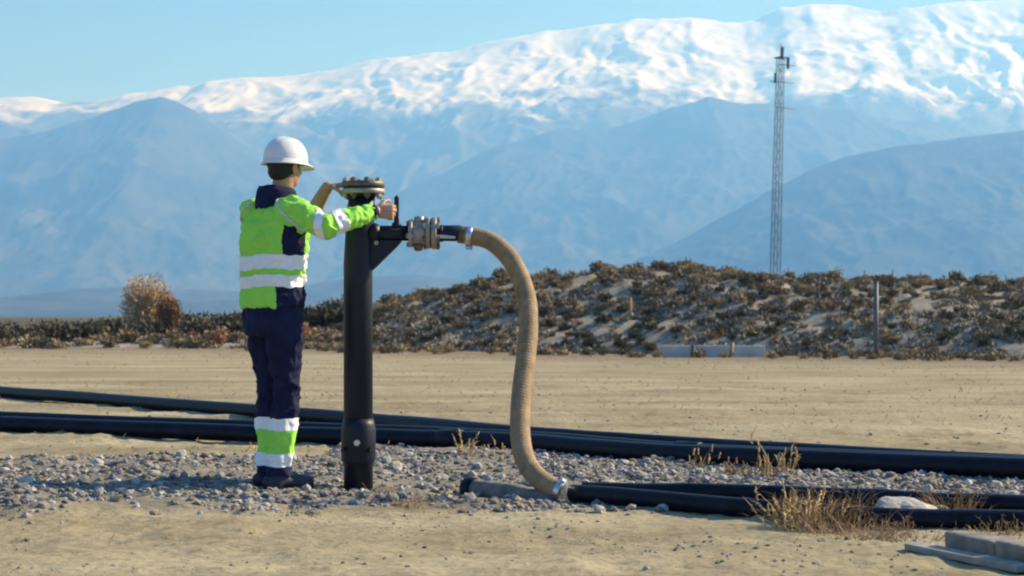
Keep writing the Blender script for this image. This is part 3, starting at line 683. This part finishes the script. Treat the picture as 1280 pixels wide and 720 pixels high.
# joints
shR = B(.178, .015, 1.435); elR = P(407, 283, 9.86); wrR = P(468, 264, 10.04)
shL = B(-.178, .03, 1.435); elL = Vector((-1.15, 10.44, 1.345)); wrL = P(409, 234, 10.30)
hipR, hipL = B(.085, 0, .90), B(-.085, 0, .90); knR, knL = B(.068, .045, .52), B(-.068, .03, .52); anR, anL = B(.056, .0, .085 + GW), B(-.044, .0, .085 + GW)
HC = Vector((PX(357.5, DW) , DW + .01, 1.690))                      # head centre
tilt = Matrix.Rotation(R(12), 3, Rv) if True else None
TH2 = R(38); Fh = Vector((math.sin(TH2), math.cos(TH2), 0)); Rh = Vector((math.cos(TH2), -math.sin(TH2), 0))
hrot = Matrix((Rh, Fh, UP)).transposed()                              # columns: right, front, up
TILT = Matrix.Rotation(R(-2), 3, 'X')
Hm3 = hrot @ TILT
def Hh(r, f, u): return HC + Hm3 @ Vector((r, f, u))

def hand(bm, wrist, d, nrm, across, curl, thumb_curl=.5, scale=1.0, spread=.06):
    """palm and five fingers. d: wrist to knuckles, nrm: palm side, across: index to little finger"""
    d = d.normalized(); across = (across - d * across.dot(d)).normalized(); nrm = (nrm - d * nrm.dot(d) - across * nrm.dot(across)).normalized()
    s = scale
    for o_, r1, r2 in ((-.028, .014, .0135), (-.010, .0155, .014), (.010, .0155, .0135), (.027, .0135, .012)):
        tube(bm, [wrist - d * .02 + across * o_ * .55 * s, wrist + d * .045 * s + across * o_ * .9 * s, wrist + d * .092 * s + across * o_ * s], [r1 * s * .98, r1 * s, r2 * s], 10, 'round')
    for k, (o_, ln) in enumerate(((-.031, .078), (-.0105, .087), (.0105, .081), (.030, .064))):
        p = wrist + d * (.094 - .004 * abs(k - 1)) * s + across * o_ * s; ang = 0; pp = [p - d * .012]; 
        for j, fr in enumerate((.44, .32, .24)):
            ang += curl[j] * (1 + .07 * (k - 1.5)); v_ = d * math.cos(ang) + nrm * math.sin(ang) + across * spread * (k - 1.5) * .5
            p = p + v_.normalized() * ln * fr * s; pp.append(p)
        tube(bm, pp, [.0098 * s, .0094 * s, .0085 * s, .0072 * s], 10, 'round')
    p = wrist + d * .028 * s - across * .026 * s; v1 = (d * .62 - across * .70 + nrm * .35).normalized(); v2 = (d * .78 - across * .25 + nrm * thumb_curl).normalized(); v3 = (d * .6 + across * .15 + nrm * thumb_curl * 1.6).normalized()
    tube(bm, [p, p + v1 * .042 * s, p + v1 * .042 * s + v2 * .034 * s, p + v1 * .042 * s + v2 * .034 * s + v3 * .026 * s], [.0145 * s, .012 * s, .0105 * s, .0085 * s], 10, 'round')

wk = empty('person', 'worker in white helmet, green and navy high visibility suit, both hands on the standpipe', 'person', (O.x, O.y, GW))
# --- continuous body
bm = bmesh.new()
loft(bm, [(.84, .11, .075, 0, 0), (.92, .135, .09, 0, 0), (1.05, .125, .085, 0, .0), (1.2, .14, .09, 0, .01), (1.36, .15, .095, 0, .02), (1.44, .13, .075, 0, .03), (1.49, .07, .06, 0, .035)])
nb = B(0, .03, 1.47)
tube(bm, [nb, (nb + Hh(0, -.015, -.09)) / 2, Hh(0, -.012, -.06)], [.062, .055, .056], 16)
for sh, el, wr in ((shR, elR, wrR), (shL, elL, wrL)):
    tube(bm, [sh, sh.lerp(el, .5), el, el.lerp(wr, .35), wr.lerp(el, .1), wr], [.055, .047, .042, .046, .034, .031], 14, 'round')
for h_, k_, a_ in ((hipR, knR, anR), (hipL, knL, anL)):
    tube(bm, [h_, h_.lerp(k_, .5), k_, k_.lerp(a_, .35), a_.lerp(k_, .15), a_], [.070, .056, .038, .038, .030, .030], 14, 'round')
    tube(bm, [a_ - Fv * .03 - UP * .03, a_ + Fv * .09 - UP * .05, a_ + Fv * .16 - UP * .055], [.035, .032, .022], 10, 'round')
# head
ell(bm, Hh(0, -.012, .025), (.074, .094, .092), Hm3); ell(bm, Hh(0, .012, -.045), (.058, .072, .075), Hm3)
ell(bm, Hh(0, .045, -.085), (.034, .035, .028), Hm3); ell(bm, Hh(.04, .035, -.035), (.026, .034, .03), Hm3); ell(bm, Hh(-.04, .035, -.035), (.026, .034, .03), Hm3)
tube(bm, [Hh(0, .078, .012), Hh(0, .092, -.012), Hh(0, .102, -.031)], [.009, .012, .014], 10, 'round'); ell(bm, Hh(.012, .09, -.034), (.009, .011, .008), Hm3); ell(bm, Hh(-.012, .09, -.034), (.009, .011, .008), Hm3)
ell(bm, Hh(0, .076, -.060), (.022, .011, .006), Hm3); ell(bm, Hh(0, .075, -.070), (.019, .011, .006), Hm3)
ell(bm, Hh(0, .078, .022), (.05, .012, .010), Hm3)
for sx in (1, -1): ell(bm, Hh(sx * .074, -.008, -.018), (.010, .021, .033), Hm3); ell(bm, Hh(sx * .080, -.014, -.012), (.007, .016, .025), Hm3)
# hands
dR = (LV + Vector((0, -.03, 0)) - wrR); dR.z = .0; dR = Vector((.93, .32, -.03))
hand(bm, wrR, dR, Vector((-.2, 1, 0)), Vector((.12, 0, -1)), (.75, .95, .7), .5)
hand(bm, wrL, Vector((.93, -.12, .12)), Vector((.15, 0, -1)), Vector((0, 1, 0)), (.18, .35, .35), .75)
body = remesh(bm, .0048, 3, .5)
bm_obj('body', body, M['skin'], wk)
for sx in (1, -1):
    bm = bmesh.new(); ell(bm, Hh(sx * .030, .071, .002), (.013, .010, .010), Hm3); bm_obj('eye', bm, M['eye'], wk)
    bm = bmesh.new(); ell(bm, Hh(sx * .030, .080, .002), (.005, .003, .005), Hm3); bm_obj('pupil', bm, M['dark_rubber'], wk)
# hair: cap over the back and sides of the skull
bm = bmesh.new(); ell(bm, Hh(0, -.018, .020), (.081, .098, .098), Hm3, 28, 20); ell(bm, Hh(0, -.05, -.035), (.066, .055, .055), Hm3)
hb = remesh(bm, .005, 3)
bmesh.ops.bisect_plane(hb, geom=hb.verts[:] + hb.edges[:] + hb.faces[:], plane_co=Hh(0, .025, -.01), plane_no=Hm3 @ Vector((0, .75, -.66)), clear_outer=True)
bmesh.ops.bisect_plane(hb, geom=hb.verts[:] + hb.edges[:] + hb.faces[:], plane_co=Hh(0, -.03, -.075), plane_no=Hm3 @ Vector((0, .25, -1)), clear_outer=True)
for v_ in hb.verts: v_.co += v_.normal * (mnoise.noise(v_.co * 90) * .003)
bm_obj('hair', hb, M['hair'], wk)
# helmet
hm = bmesh.new(); seg = 40; rows = 14; vr = []
for j in range(rows + 1):
    el_ = (math.pi / 2) * j / rows; rr = math.cos(el_) ** .82 if j < rows else 0; zz = math.sin(el_) ** .95 * .122
    if j == rows: vr.append([hm.verts.new(Hh(0, -.006, .022 + .122))]); break
    ring_ = []
    for k in range(seg):
        a = 2 * math.pi * k / seg; x_, y_ = math.cos(a) * .106 * rr, math.sin(a) * .128 * rr - .006
        ridge = .006 * math.exp(-(x_ / .016) ** 2) * math.sin(el_) + .003 * math.exp(-((abs(x_) - .045) / .01) ** 2) * math.sin(el_)
        ring_.append(hm.verts.new(Hh(x_, y_, .022 + zz + ridge)))
    vr.append(ring_)
for p, q in zip(vr, vr[1:]):
    for k in range(seg):
        if len(q) == 1: hm.faces.new((p[k], p[(k + 1) % seg], q[0]))
        else: hm.faces.new((p[k], p[(k + 1) % seg], q[(k + 1) % seg], q[k]))
helm = empty('helmet', None, None); helm.parent = wk; helm.location = HC - parent_origin(wk)
bm_obj('shell', hm, M['helmet'], helm)
hm = bmesh.new(); vr = []
for (g, dz) in ((1.0, .026), (1.0, .014), (1.02, .010), (1.06, .004), (1.07, -.002), (1.02, .002), (.93, .004), (.93, .026)):
    ring_ = []
    for k in range(seg):
        a = 2 * math.pi * k / seg; pk = max(0, math.sin(a)) ** 3
        ext = (g - 1) * .106 * 1.6 + (max(g - 1, 0) / .07) * .042 * pk
        ring_.append(hm.verts.new(Hh(math.cos(a) * (.106 + ext), math.sin(a) * (.128 + ext) - .006, dz - (max(g - 1, 0) / .07) * .012 * pk)))
    vr.append(ring_)
for p, q in zip(vr, vr[1:] + vr[:1]):
    for k in range(seg): hm.faces.new((q[k], q[(k + 1) % seg], p[(k + 1) % seg], p[k]))
bmesh.ops.recalc_face_normals(hm, faces=hm.faces[:]); bm_obj('brim', hm, M['helmet'], helm)
hm = bmesh.new(); tube(hm, [Hh(math.cos(a) * .083, math.sin(a) * .105 - .008, .012) for a in np.linspace(0, 2 * math.pi, 40)], .009, 6, flat=.5); bm_obj('headband', hm, M['dark_rubber'], helm)
hm = bmesh.new(); box(hm, Hh(0, -.115, .0), (.045, .022, .026), Hm3, .005); bm_obj('ratchet_knob', hm, M['dark_rubber'], helm)

# --- jacket
def fold(bm, amp, sc, zf=1.0, seed=0, prot=None):
    for v_ in bm.verts:
        q = Vector((v_.co.x * sc, v_.co.y * sc, v_.co.z * sc * zf + seed))
        n1 = mnoise.noise(q); n2 = mnoise.noise(q * 2.1 + Vector((7, 3, 1)))
        f = .55 * (1 - 4 * abs(n1)) + .35 * n2 + .3 * (1 - 4 * abs(n2))
        k = prot(v_.co) if prot else 1
        v_.co += v_.normal * (amp * k * f)
jb = bmesh.new()
loft(jb, [(.945, .196, .138, 0, .0), (.97, .198, .14, 0, .0), (1.06, .192, .137, 0, .0), (1.16, .196, .140, 0, .005), (1.28, .208, .146, 0, .01), (1.38, .210, .142, 0, .015), (1.43, .190, .125, 0, .02), (1.465, .135, .10, 0, .03), (1.49, .085, .08, 0, .035)], 40)
tube(jb, [shR - (elR - shR) * .12, shR.lerp(elR, .25), shR.lerp(elR, .6), elR, elR.lerp(wrR, .4), elR.lerp(wrR, .80), elR.lerp(wrR, .97)], [.078, .076, .068, .066, .058, .047, .042], 18, 'round')
tube(jb, [shL - (elL - shL) * .12, shL.lerp(elL, .25), shL.lerp(elL, .6), elL, elL.lerp(wrL, .35), elL.lerp(wrL, .5)], [.078, .076, .068, .064, .052, .047], 18, 'round')
jb = remesh(jb, .0075, 6, .5)
fold(jb, .011, 9, 1.3, 3); fold(jb, .006, 19, 1.7, 9)
bmesh.ops.bisect_plane(jb, geom=jb.verts[:] + jb.edges[:] + jb.faces[:], plane_co=elR.lerp(wrR, .98), plane_no=(wrR - elR).normalized(), clear_outer=True)
jb.normal_update()
def wave(bm_, sg, a):
    for v_ in bm_.verts:
        v_.co.z += sg * a * (mnoise.noise(Vector((v_.co.x * 9, v_.co.y * 9, 3.3))) + .6 * mnoise.noise(Vector((v_.co.x * 21, v_.co.y * 21, 8.1))))
wave(jb, 1, .014)
def keep_band(src, planes, flt=None, off=.0035):
    b = src.copy()
    for co, no in planes: bmesh.ops.bisect_plane(b, geom=b.verts[:] + b.edges[:] + b.faces[:], plane_co=co, plane_no=no, clear_outer=True)
    if flt:
        bmesh.ops.delete(b, geom=[f for f in b.faces if not flt(f.calc_center_median())], context='FACES')
    b.normal_update()
    for v_ in b.verts: v_.co += v_.normal * off
    return b
ARM = lambda c: (c - O).dot(Rv) > .17 and c.z > 1.25 and False
def armR_t(c):
    a = (elR - shR); t_ = (c - shR).dot(a) / a.length_squared; return t_
# colour split: green back, navy sides, green front; shoulders and sleeves green
def cut(bm_, co, no): bmesh.ops.bisect_plane(bm_, geom=bm_.verts[:] + bm_.edges[:] + bm_.faces[:], plane_co=co, plane_no=no)
zb1, zb2, zb3, zb4 = ZW(319.5), ZW(337.5), ZW(344.5), ZW(359.5)
for co, no in ((B(0, -.062, 0), Fv), (B(0, .075, 0), Fv), (B(0, -.088, 0), Fv), (B(0, 0, zb1), UP), (B(0, 0, zb4), UP), (B(0, 0, ZW(382)), UP), (B(0, 0, 1.365), UP)): cut(jb, co, no)
def near_seg(c, a, b_):
    d_ = b_ - a; t_ = max(0, min(1, (c - a).dot(d_) / d_.length_squared)); return (c - a - d_ * t_).length
jb.normal_update()
for f in jb.faces:
    c = f.calc_center_median(); u, b_ = (c - O).dot(Rv), (c - O).dot(Fv); g = True
    arm = min(near_seg(c, shR, elR), near_seg(c, elR, wrR)) < .085 and (u > .19 or c.z < 9) and not (u < .16)
    armL = near_seg(c, elL, wrL) < .075 or (near_seg(c, shL, elL) < .085 and b_ > .08)
    if armL and near_seg(c, elL, wrL) < near_seg(c, shL, elL): g = not ((c - elL).dot((wrL - elL).normalized()) > .06)
    elif arm and (near_seg(c, shR, elR) < .09 or near_seg(c, elR, wrR) < .075) and (c.x > shR.x + .02 or c.z > 1.4): g = True
    elif c.z >= 1.365: g = True
    elif c.z > zb1: g = not (-.062 < b_ < .075)
    elif c.z > zb4: g = True
    else: g = b_ < -.088
    f.material_index = 0 if g else 1
    f.smooth = True
jband1 = keep_band(jb, [(B(0, 0, zb1), UP), (B(0, 0, zb2), -UP)]); jband2 = keep_band(jb, [(B(0, 0, zb3), UP), (B(0, 0, zb4), -UP)])
ax = (wrR - elR).normalized(); ua = (elR - shR).normalized()
nr = lambda c: min(near_seg(c, elR, wrR), near_seg(c, shR, elR)) < .10 and c.x > shR.x + .05
sb1 = keep_band(jb, [(shR.lerp(elR, .80), (ua * -.92 + Vector((0, 0, -.38))).normalized()), (shR.lerp(elR, 1.06), (ua * .92 + Vector((0, 0, .38))).normalized())], nr)
sb2 = keep_band(jb, [(elR.lerp(wrR, .12), -ax), (elR.lerp(wrR, .34), ax)], lambda c: near_seg(c, elR, wrR) < .10 and (c - elR).dot(ax) > .0)
for b_ in (jb, jband1, jband2, sb1, sb2): wave(b_, -1, .014); b_.normal_update()
bvh = BVHTree.FromBMesh(jb)
jacket = bm_obj('jacket', jb, [M['hivis'], M['navy']], wk)
for b_ in (jband1, jband2, sb1, sb2): 
    for f in b_.faces: f.material_index = 0
    bm_obj('reflective_band', b_, M['reflect'], jacket)
def piping(ps, r=.0065):
    o_ = []
    for p in catmull(ps, 8):
        loc, nn, _, _ = bvh.find_nearest(p); o_.append(loc + nn * .003)
    b = bmesh.new(); tube(b, o_, r, 8); bm_obj('piping', b, M['piping'], jacket)
piping([P(347, 248, 9.95), P(349, 262, 9.85), P(354, 276, 9.8), P(363, 290, 9.8), P(374, 302, 9.8)])
piping([B(-.10, -.02, 1.50), B(-.155, -.09, 1.45), B(-.19, -.10, 1.40), B(-.22, -.07, 1.34)])
# collar and cuffs
bm = bmesh.new(); cpts = []
vr = []
for (z, a, b_, o_) in ((1.445, .110, .105, .016), (1.49, .112, .108, .018), (1.545, .104, .106, .026), (1.572, .093, .098, .03), (1.562, .076, .084, .034), (1.47, .070, .076, .03)):
    vr.append([bm.verts.new(B(a * math.cos(t), o_ + b_ * math.sin(t), z - .02 * max(0, math.sin(t)) + .010 * max(0, -math.sin(t)) + .004 * math.sin(5 * t))) for t in np.linspace(0, 2 * math.pi, 32, endpoint=False)])
for p, q in zip(vr, vr[1:]):
    for k in range(32): bm.faces.new((p[k], p[(k + 1) % 32], q[(k + 1) % 32], q[k]))
bm_obj('collar', bm, M['navy'], jacket)
def cuff(a, b_, r):
    t_ = (b_ - a).normalized(); bm = bmesh.new(); tube(bm, [a - t_ * .02, a - t_ * .01, a, a + t_ * .015, a + t_ * .022], [r, r * 1.06, r * 1.08, r * 1.04, r * .9], 18); bm_obj('cuff', bm, M['navy'], jacket)
cuff(elR.lerp(wrR, .95), wrR, .040); cuff(elL.lerp(wrL, .5), wrL, .049)
# --- trousers
tb = bmesh.new()
loft(tb, [(.80, .165, .125, 0, .0), (.88, .188, .130, 0, .0), (.96, .185, .128, 0, 0), (1.0, .18, .125, 0, 0)], 36)
for h_, k_, a_ in ((hipR, knR, anR), (hipL, knL, anL)):
    tube(tb, [h_ + UP * .02, h_.lerp(k_, .4), h_.lerp(k_, .8), k_, k_.lerp(a_, .35), k_.lerp(a_, .7), a_ + UP * .02, a_ - UP * .03], [.104, .094, .075, .070, .069, .063, .060, .064], 20)
tb = remesh(tb, .0075, 6, .5)
fold(tb, .011, 8, 1.2, 31, lambda c: 1.0 if c.z < .8 else .4); fold(tb, .0055, 17, .55, 41); fold(tb, .007, 15, 3.0, 37, lambda c: max(0, 1 - abs(c.z - .5) / .15) + max(0, 1 - c.z / .28))
bmesh.ops.bisect_plane(tb, geom=tb.verts[:] + tb.edges[:] + tb.faces[:], plane_co=(0, 0, .075 + GW), plane_no=-UP, clear_outer=True)
c1, c2, c3, c4 = ZW(522), ZW(537), ZW(566), ZW(582)
tb.normal_update()
wave(tb, 1, .010); w1 = keep_band(tb, [(B(0, 0, c1), UP), (B(0, 0, c2), -UP)]); w2 = keep_band(tb, [(B(0, 0, c2), UP), (B(0, 0, c3), -UP)], None, .003); w3 = keep_band(tb, [(B(0, 0, c3), UP), (B(0, 0, c4), -UP)])
for b_ in (tb, w1, w2, w3): wave(b_, -1, .010)
trousers = bm_obj('trousers', tb, M['navy'], wk)
bm_obj('reflective_band', w1, M['reflect'], trousers); bm_obj('green_band', w2, M['hivis'], trousers); bm_obj('reflective_band', w3, M['reflect'], trousers)
# --- boots
for a_, tw in ((anR, .05), (anL, -.12)):
    f_ = (Fv + Rv * tw).normalized(); g_ = gz(a_.x, a_.y)
    bm = bmesh.new(); q = Vector((a_.x, a_.y, g_))
    tube(bm, [q + UP * .13, q + UP * .085, q - f_ * .02 + UP * .05], [.052, .054, .05], 16, 'round')
    tube(bm, [q - f_ * .055 + UP * .048, q + f_ * .03 + UP * .052, q + f_ * .11 + UP * .044, q + f_ * .175 + UP * .04], [.041, .044, .045, .036], 16, 'round', start=f_.cross(UP), flat=.92)
    bt = remesh(bm, .006, 5); bo = bm_obj('boot', bt, M['boot'], wk)
    bm = bmesh.new(); vr = []
    for z_ in (-.004, .022):
        r_ = []
        for k in range(24):
            t_ = 2 * math.pi * k / 24; x_ = math.cos(t_); r_.append(bm.verts.new(q + f_ * (.06 + .152 * x_) + f_.cross(UP) * (math.sin(t_) * (.046 if x_ > 0 else .041)) + UP * z_))
        vr.append(r_)
    for k in range(24): bm.faces.new((vr[0][k], vr[0][(k + 1) % 24], vr[1][(k + 1) % 24], vr[1][k]))
    bm.faces.new(vr[0][::-1]); bm.faces.new(vr[1]); bmesh.ops.recalc_face_normals(bm, faces=bm.faces[:]); bm_obj('sole', bm, M['dark_rubber'], bo, False)

# ------------------------------------------------------------------ gravel and stones
def ico():
    b = bmesh.new(); bmesh.ops.create_icosphere(b, subdivisions=1, radius=1); v = np.array([x.co[:] for x in b.verts]); f = np.array([[q.index for q in x.verts] for x in b.faces]); b.free(); return v, f
iv, iff = ico()
def scatter(n, xr, yr, dens, smin, smax, seed):
    r = np.random.default_rng(seed); out_ = []
    x = r.uniform(*xr, n * 6); y = r.uniform(*yr, n * 6); m_ = dens(x, y); k = r.random(n * 6) < m_
    x, y = x[k][:n], y[k][:n]; s = smin + (smax - smin) * r.random(len(x)) ** 2.6
    return x, y, s, r
def stones_mesh(name, sets):
    Vs, Fs, Cs = [], [], []; off = 0
    pal = np.array([(.38, .37, .36), (.26, .26, .28), (.48, .46, .43), (.17, .17, .19), (.38, .32, .23), (.56, .54, .51), (.26, .23, .19), (.42, .36, .26)])
    for x, y, s, r in sets:
        n_ = len(x); z = gh(x, y) + s * r.uniform(-.25, .35, n_)
        sc_ = s[:, None] * np.stack([r.uniform(.7, 1.3, n_), r.uniform(.7, 1.3, n_), r.uniform(.5, .85, n_)], 1)
        v = iv[None] * (1 + (r.random((n_, len(iv), 1)) - .5) * .55) * sc_[:, None]
        a = r.uniform(0, 6.283, n_); c, q = np.cos(a), np.sin(a); tl = r.uniform(-.5, .5, n_)
        vx = v[..., 0] * c[:, None] - v[..., 1] * q[:, None]; vy = v[..., 0] * q[:, None] + v[..., 1] * c[:, None]; vz = v[..., 2] + vx * tl[:, None] * .5
        V_ = np.stack([vx + x[:, None], vy + y[:, None], vz + z[:, None]], -1)
        F_ = iff[None] + (np.arange(n_) * len(iv))[:, None, None] + off
        col = pal[r.integers(len(pal), size=n_)] * r.uniform(.5, 1.0, (n_, 1))
        Vs.append(V_.reshape(-1, 3)); Fs.append(F_.reshape(-1, 3)); Cs.append(np.repeat(col, len(iv), 0)); off += n_ * len(iv)
    V_, F_, C_ = map(np.concatenate, (Vs, Fs, Cs))
    me = np_mesh(name, V_, F_, False); A_ = me.color_attributes.new('tint', 'FLOAT_COLOR', 'POINT')
    A_.data.foreach_set('color', np.concatenate([C_, np.ones((len(C_), 1))], 1).astype(np.float32).ravel()); return me
gden = lambda x, y: gravel_mask(x, y) * np.clip(-.55 + 2.6 * fbm(x * 1.7, y * 2.2, 4, 61) + .35 * np.clip(x / 1.0, 0, 1), .05, 1)
sand = lambda x, y: np.clip(fbm(x * 1.2, y * 1.2, 3, 66) * 2.2 - .75, .04, 1)
gm = stones_mesh('gravel', [scatter(24000, (-4.3, 4), (8, 14), gden, .005, .029, 1), scatter(1500, (-3.2, 3), (6.3, 9), sand, .003, .013, 2), scatter(900, (-8, 6), (12, 24), lambda x, y: np.full_like(x, .3), .005, .02, 4)])
prop(link('gravel', gm, None, [M['gravel']]), 'bed of loose grey gravel around the standpipe', 'gravel', None, 'stuff')
def stone_mesh(seed, m, sub=2, amp=.35):
    b = bmesh.new(); bmesh.ops.create_icosphere(b, subdivisions=sub, radius=1)
    for v_ in b.verts: v_.co *= 1 + amp * mnoise.noise(v_.co * 1.3 + Vector((seed, 0, 0))) + .12 * mnoise.noise(v_.co * 3.4 + Vector((0, seed, 0)))
    me = bpy.data.meshes.new('stone'); b.to_mesh(me); b.free(); me.materials.append(m); return me
sm = [stone_mesh(k * 3.1, M['stone'] if k % 2 else M['rock']) for k in range(5)]
x, y, s, r = scatter(60, (-3.2, 2.8), (8.3, 12.2), gden, .030, .052, 12)
for k in range(len(x)):
    if math.hypot(x[k] - O.x, y[k] - O.y) < .3 or math.hypot(x[k] - px0, y[k] - DP) < .16: continue
    o = bpy.data.objects.new('stone', sm[k % 5]); COL.objects.link(o); o.location = (x[k], y[k], gz(x[k], y[k]) + s[k] * .25); o.rotation_euler = (r.random() * .6, r.random() * .6, r.random() * 6); o.scale = (s[k] * r.uniform(.8, 1.25), s[k], s[k] * .62)
    prop(o, 'fist sized stone lying in the gravel bed', 'stone', 'larger stones in the gravel bed')
rk = stone_mesh(44, M['rock'], 4, .22); o = bpy.data.objects.new('boulder', rk); COL.objects.link(o)
bx, by = PX(1126, 8.55), 8.50; o.location = (bx, by, gz(bx, by) + .035); o.scale = (.155, .10, .075); o.rotation_euler = (0, R(4), .2)
prop(o, 'pale white boulder between the two thin black pipes', 'boulder')

# concrete kerb and board at the lower right corner
kb = empty('concrete_kerb', 'weathered grey concrete kerb running out of the lower right corner', 'kerb', (1.672, 7.40, 0)); kb.rotation_euler = (0, 0, math.atan2(-.95, .33)); kb.location.z = gz(1.7, 7.2) - .012
for k in range(3):
    bm = bmesh.new(); box(bm, (.17 + .345 * k, .055, .05 + .003 * (k % 2)), (.335, .13, .105), bevel=.012); 
    for v_ in bm.verts: v_.co += Vector([mnoise.noise(v_.co * 20 + Vector((9 * i_, k, 0))) * .008 for i_ in range(3)])
    o = bm_obj('block', bm, M['concrete'], smooth=False); o.parent = kb
bd = empty('board', 'thin grey board lying flat beside the concrete kerb', 'board', (1.56, 7.48, gz(1.6, 7.3) + .008)); bd.rotation_euler = (R(3), 0, math.atan2(-.93, .36))
bm = bmesh.new(); box(bm, (.36, 0, .004), (.72, .075, .026), bevel=.004); o = bm_obj('plank', bm, M['wood'], smooth=False); o.parent = bd

# ------------------------------------------------------------------ dry weeds near the pipes
def weed(name, px, d, n, h, spread, m, label, twig=2, heads=False, w_=.0035, lean=.6, seed=None, cat='dry weed', group=None):
    x_ = PX(px, d); me = blades_mesh(name, n, h, spread, seed or int(px * 7 + d * 10), M[m], w_, heads, lean, twig)
    return plant(name, me, x_, d, 1, label, cat, group)
weed('dry_weed', 1035, 8.35, 240, .205, .15, 'weed', 'big tangled rust brown weed over the front pipe, left of the boulder', 3, False, .0028, 1.1)
weed('dry_weed', 1075, 8.0, 170, .13, .20, 'weed', 'low sprawling brown weed in front of the big tangled weed', 3, False, .0028, 1.3)
weed('dry_weed', 1000, 8.25, 60, .22, .08, 'grass', 'straw yellow stalks at the left side of the big tangled weed', 2, True)
weed('dry_weed', 1188, 8.75, 150, .17, .11, 'weed', 'rust brown weed just right of the pale boulder', 3, False, .0028, 1.0)
weed('dry_weed', 1255, 8.0, 70, .10, .12, 'grass', 'low straw weed behind the concrete kerb', 2)
weed('dry_weed', 1150, 7.75, 90, .09, .16, 'weed', 'low brown weed between the front pipe and the concrete kerb', 2, False, .0025, 1.2)
for px, d, h, lab in ((870, 11.3, .16, 'lone pale stalk against the thick pipes, leftmost of the stalks right of the hose'), (918, 11.0, .15, 'short straw tuft against the thick pipes, second right of the hose'), (945, 10.8, .19, 'straw tuft against the thick pipes, third right of the hose'),
                      (962, 10.75, .27, 'tallest straw stalks against the thick pipes right of the hose'), (980, 10.65, .2, 'straw tuft just right of the tallest stalks by the thick pipes')):
    weed('straw_tuft', px, d, 12, h, .03, 'grass', lab, 1, True, .0035, .3, cat='dry grass')
weed('straw_tuft', 578, 12.4, 9, .22, .03, 'grass', 'curved straw stalks in front of the thick pipes, left of the hose', 1, True, .004, .8, cat='dry grass')
weed('straw_tuft', 590, 12.2, 8, .17, .03, 'grass', 'short straw stalks just right of the curved ones, left of the hose', 1, True, .004, .5, cat='dry grass')
weed('straw_tuft', 622, 12.1, 8, .13, .03, 'grass', 'small straw tuft close behind the hose', 1, True, .004, .5, cat='dry grass')
weed('straw_tuft', 480, 12.6, 8, .10, .03, 'grass', 'small straw tuft at the thick pipes just right of the standpipe', 1, True, .004, .5, cat='dry grass')
weed('straw_tuft', 312, 12.9, 10, .10, .04, 'grass', 'small straw tuft at the thick pipes just left of the worker', 1, True, .004, .5, cat='dry grass')
weed('low_weed', 505, 9.35, 110, .09, .14, 'weed', 'low rusty weed on the gravel right of the standpipe foot', 2, False, .003, 1.3)
weed('low_weed', 545, 9.2, 120, .08, .16, 'weed', 'low rusty weed midway between standpipe foot and buried pipe stub', 2, False, .003, 1.3)
weed('low_weed', 478, 9.8, 70, .09, .08, 'grass', 'low straw weed close against the standpipe foot', 2, False, .003, 1.1)
weed('low_weed', 372, 8.75, 60, .06, .12, 'weed', 'low brown weed on the sand in front of the worker', 2, False, .003, 1.3)
weed('low_weed', 592, 8.85, 60, .05, .12, 'weed', 'low brown weed on the sand in front of the buried pipe stub', 2, False, .003, 1.3)
# sparse dry litter and grass on the field: uncountable
r = np.random.default_rng(77); Vs, Fs = [], []
dd = 7 + 46 * r.random(5200) ** .7; xx = (r.random(5200) - .5) * 1.15 * 1280 / F * dd; ok = fbm(xx * .5, dd * .5, 3, 88) > .47; dd, xx = dd[ok], xx[ok]; zz = gh(xx, dd)
for k in range(len(dd)):
    q = len(Vs); a = r.random() * 6.28; l = (.015 + .05 * r.random()) * (1 + dd[k] / 60); wv = .0012 + dd[k] * .00009
    c, s_ = math.cos(a), math.sin(a); e = np.array([c * l * .7, s_ * l * .7, l * (.2 + .6 * r.random())]); b0 = np.array([xx[k], dd[k], zz[k] - .003]); t_ = np.array([-s_, c, 0]) * wv
    Vs += [b0 - t_, b0 + t_, b0 + e * .6 + t_ * .8 + [0, 0, l * .1], b0 + e]; Fs.append((q, q + 1, q + 2, q + 3))
dg = np_mesh('dry_grass', np.array(Vs), np.array(Fs)); prop(link('dry_grass', dg, None, [M['grass']]), 'sparse dry grass bits strewn over the field', 'dry grass', None, 'stuff')

# ------------------------------------------------------------------ haze: the air between here and the mountains
hzm = bpy.data.materials.new('mountain haze'); hzm.use_nodes = True; t = hzm.node_tree; t.nodes.clear()
pv = t.nodes.new('ShaderNodeVolumePrincipled'); mo = t.nodes.new('ShaderNodeOutputMaterial'); t.links.new(pv.outputs[0], mo.inputs['Volume'])
pv.inputs['Color'].default_value = (.185, .475, 1.0, 1); pv.inputs['Absorption Color'].default_value = (1, 1, 1, 1)
pv.inputs['Density'].default_value = 1.3e-4; pv.inputs['Anisotropy'].default_value = 0.3
bm = bmesh.new(); box(bm, (0, 11000, 1380), (32000, 27000, 2820)); hz = bm_obj('haze', bm, hzm, smooth=False); prop(hz, kind='stuff')
print('GWZ', GW, gz(px0, DP)); print('SNOW TOP', max(v_.co.z for v_ in bpy.data.objects['snowy_mountains'].data.vertices), 'GW', GW)
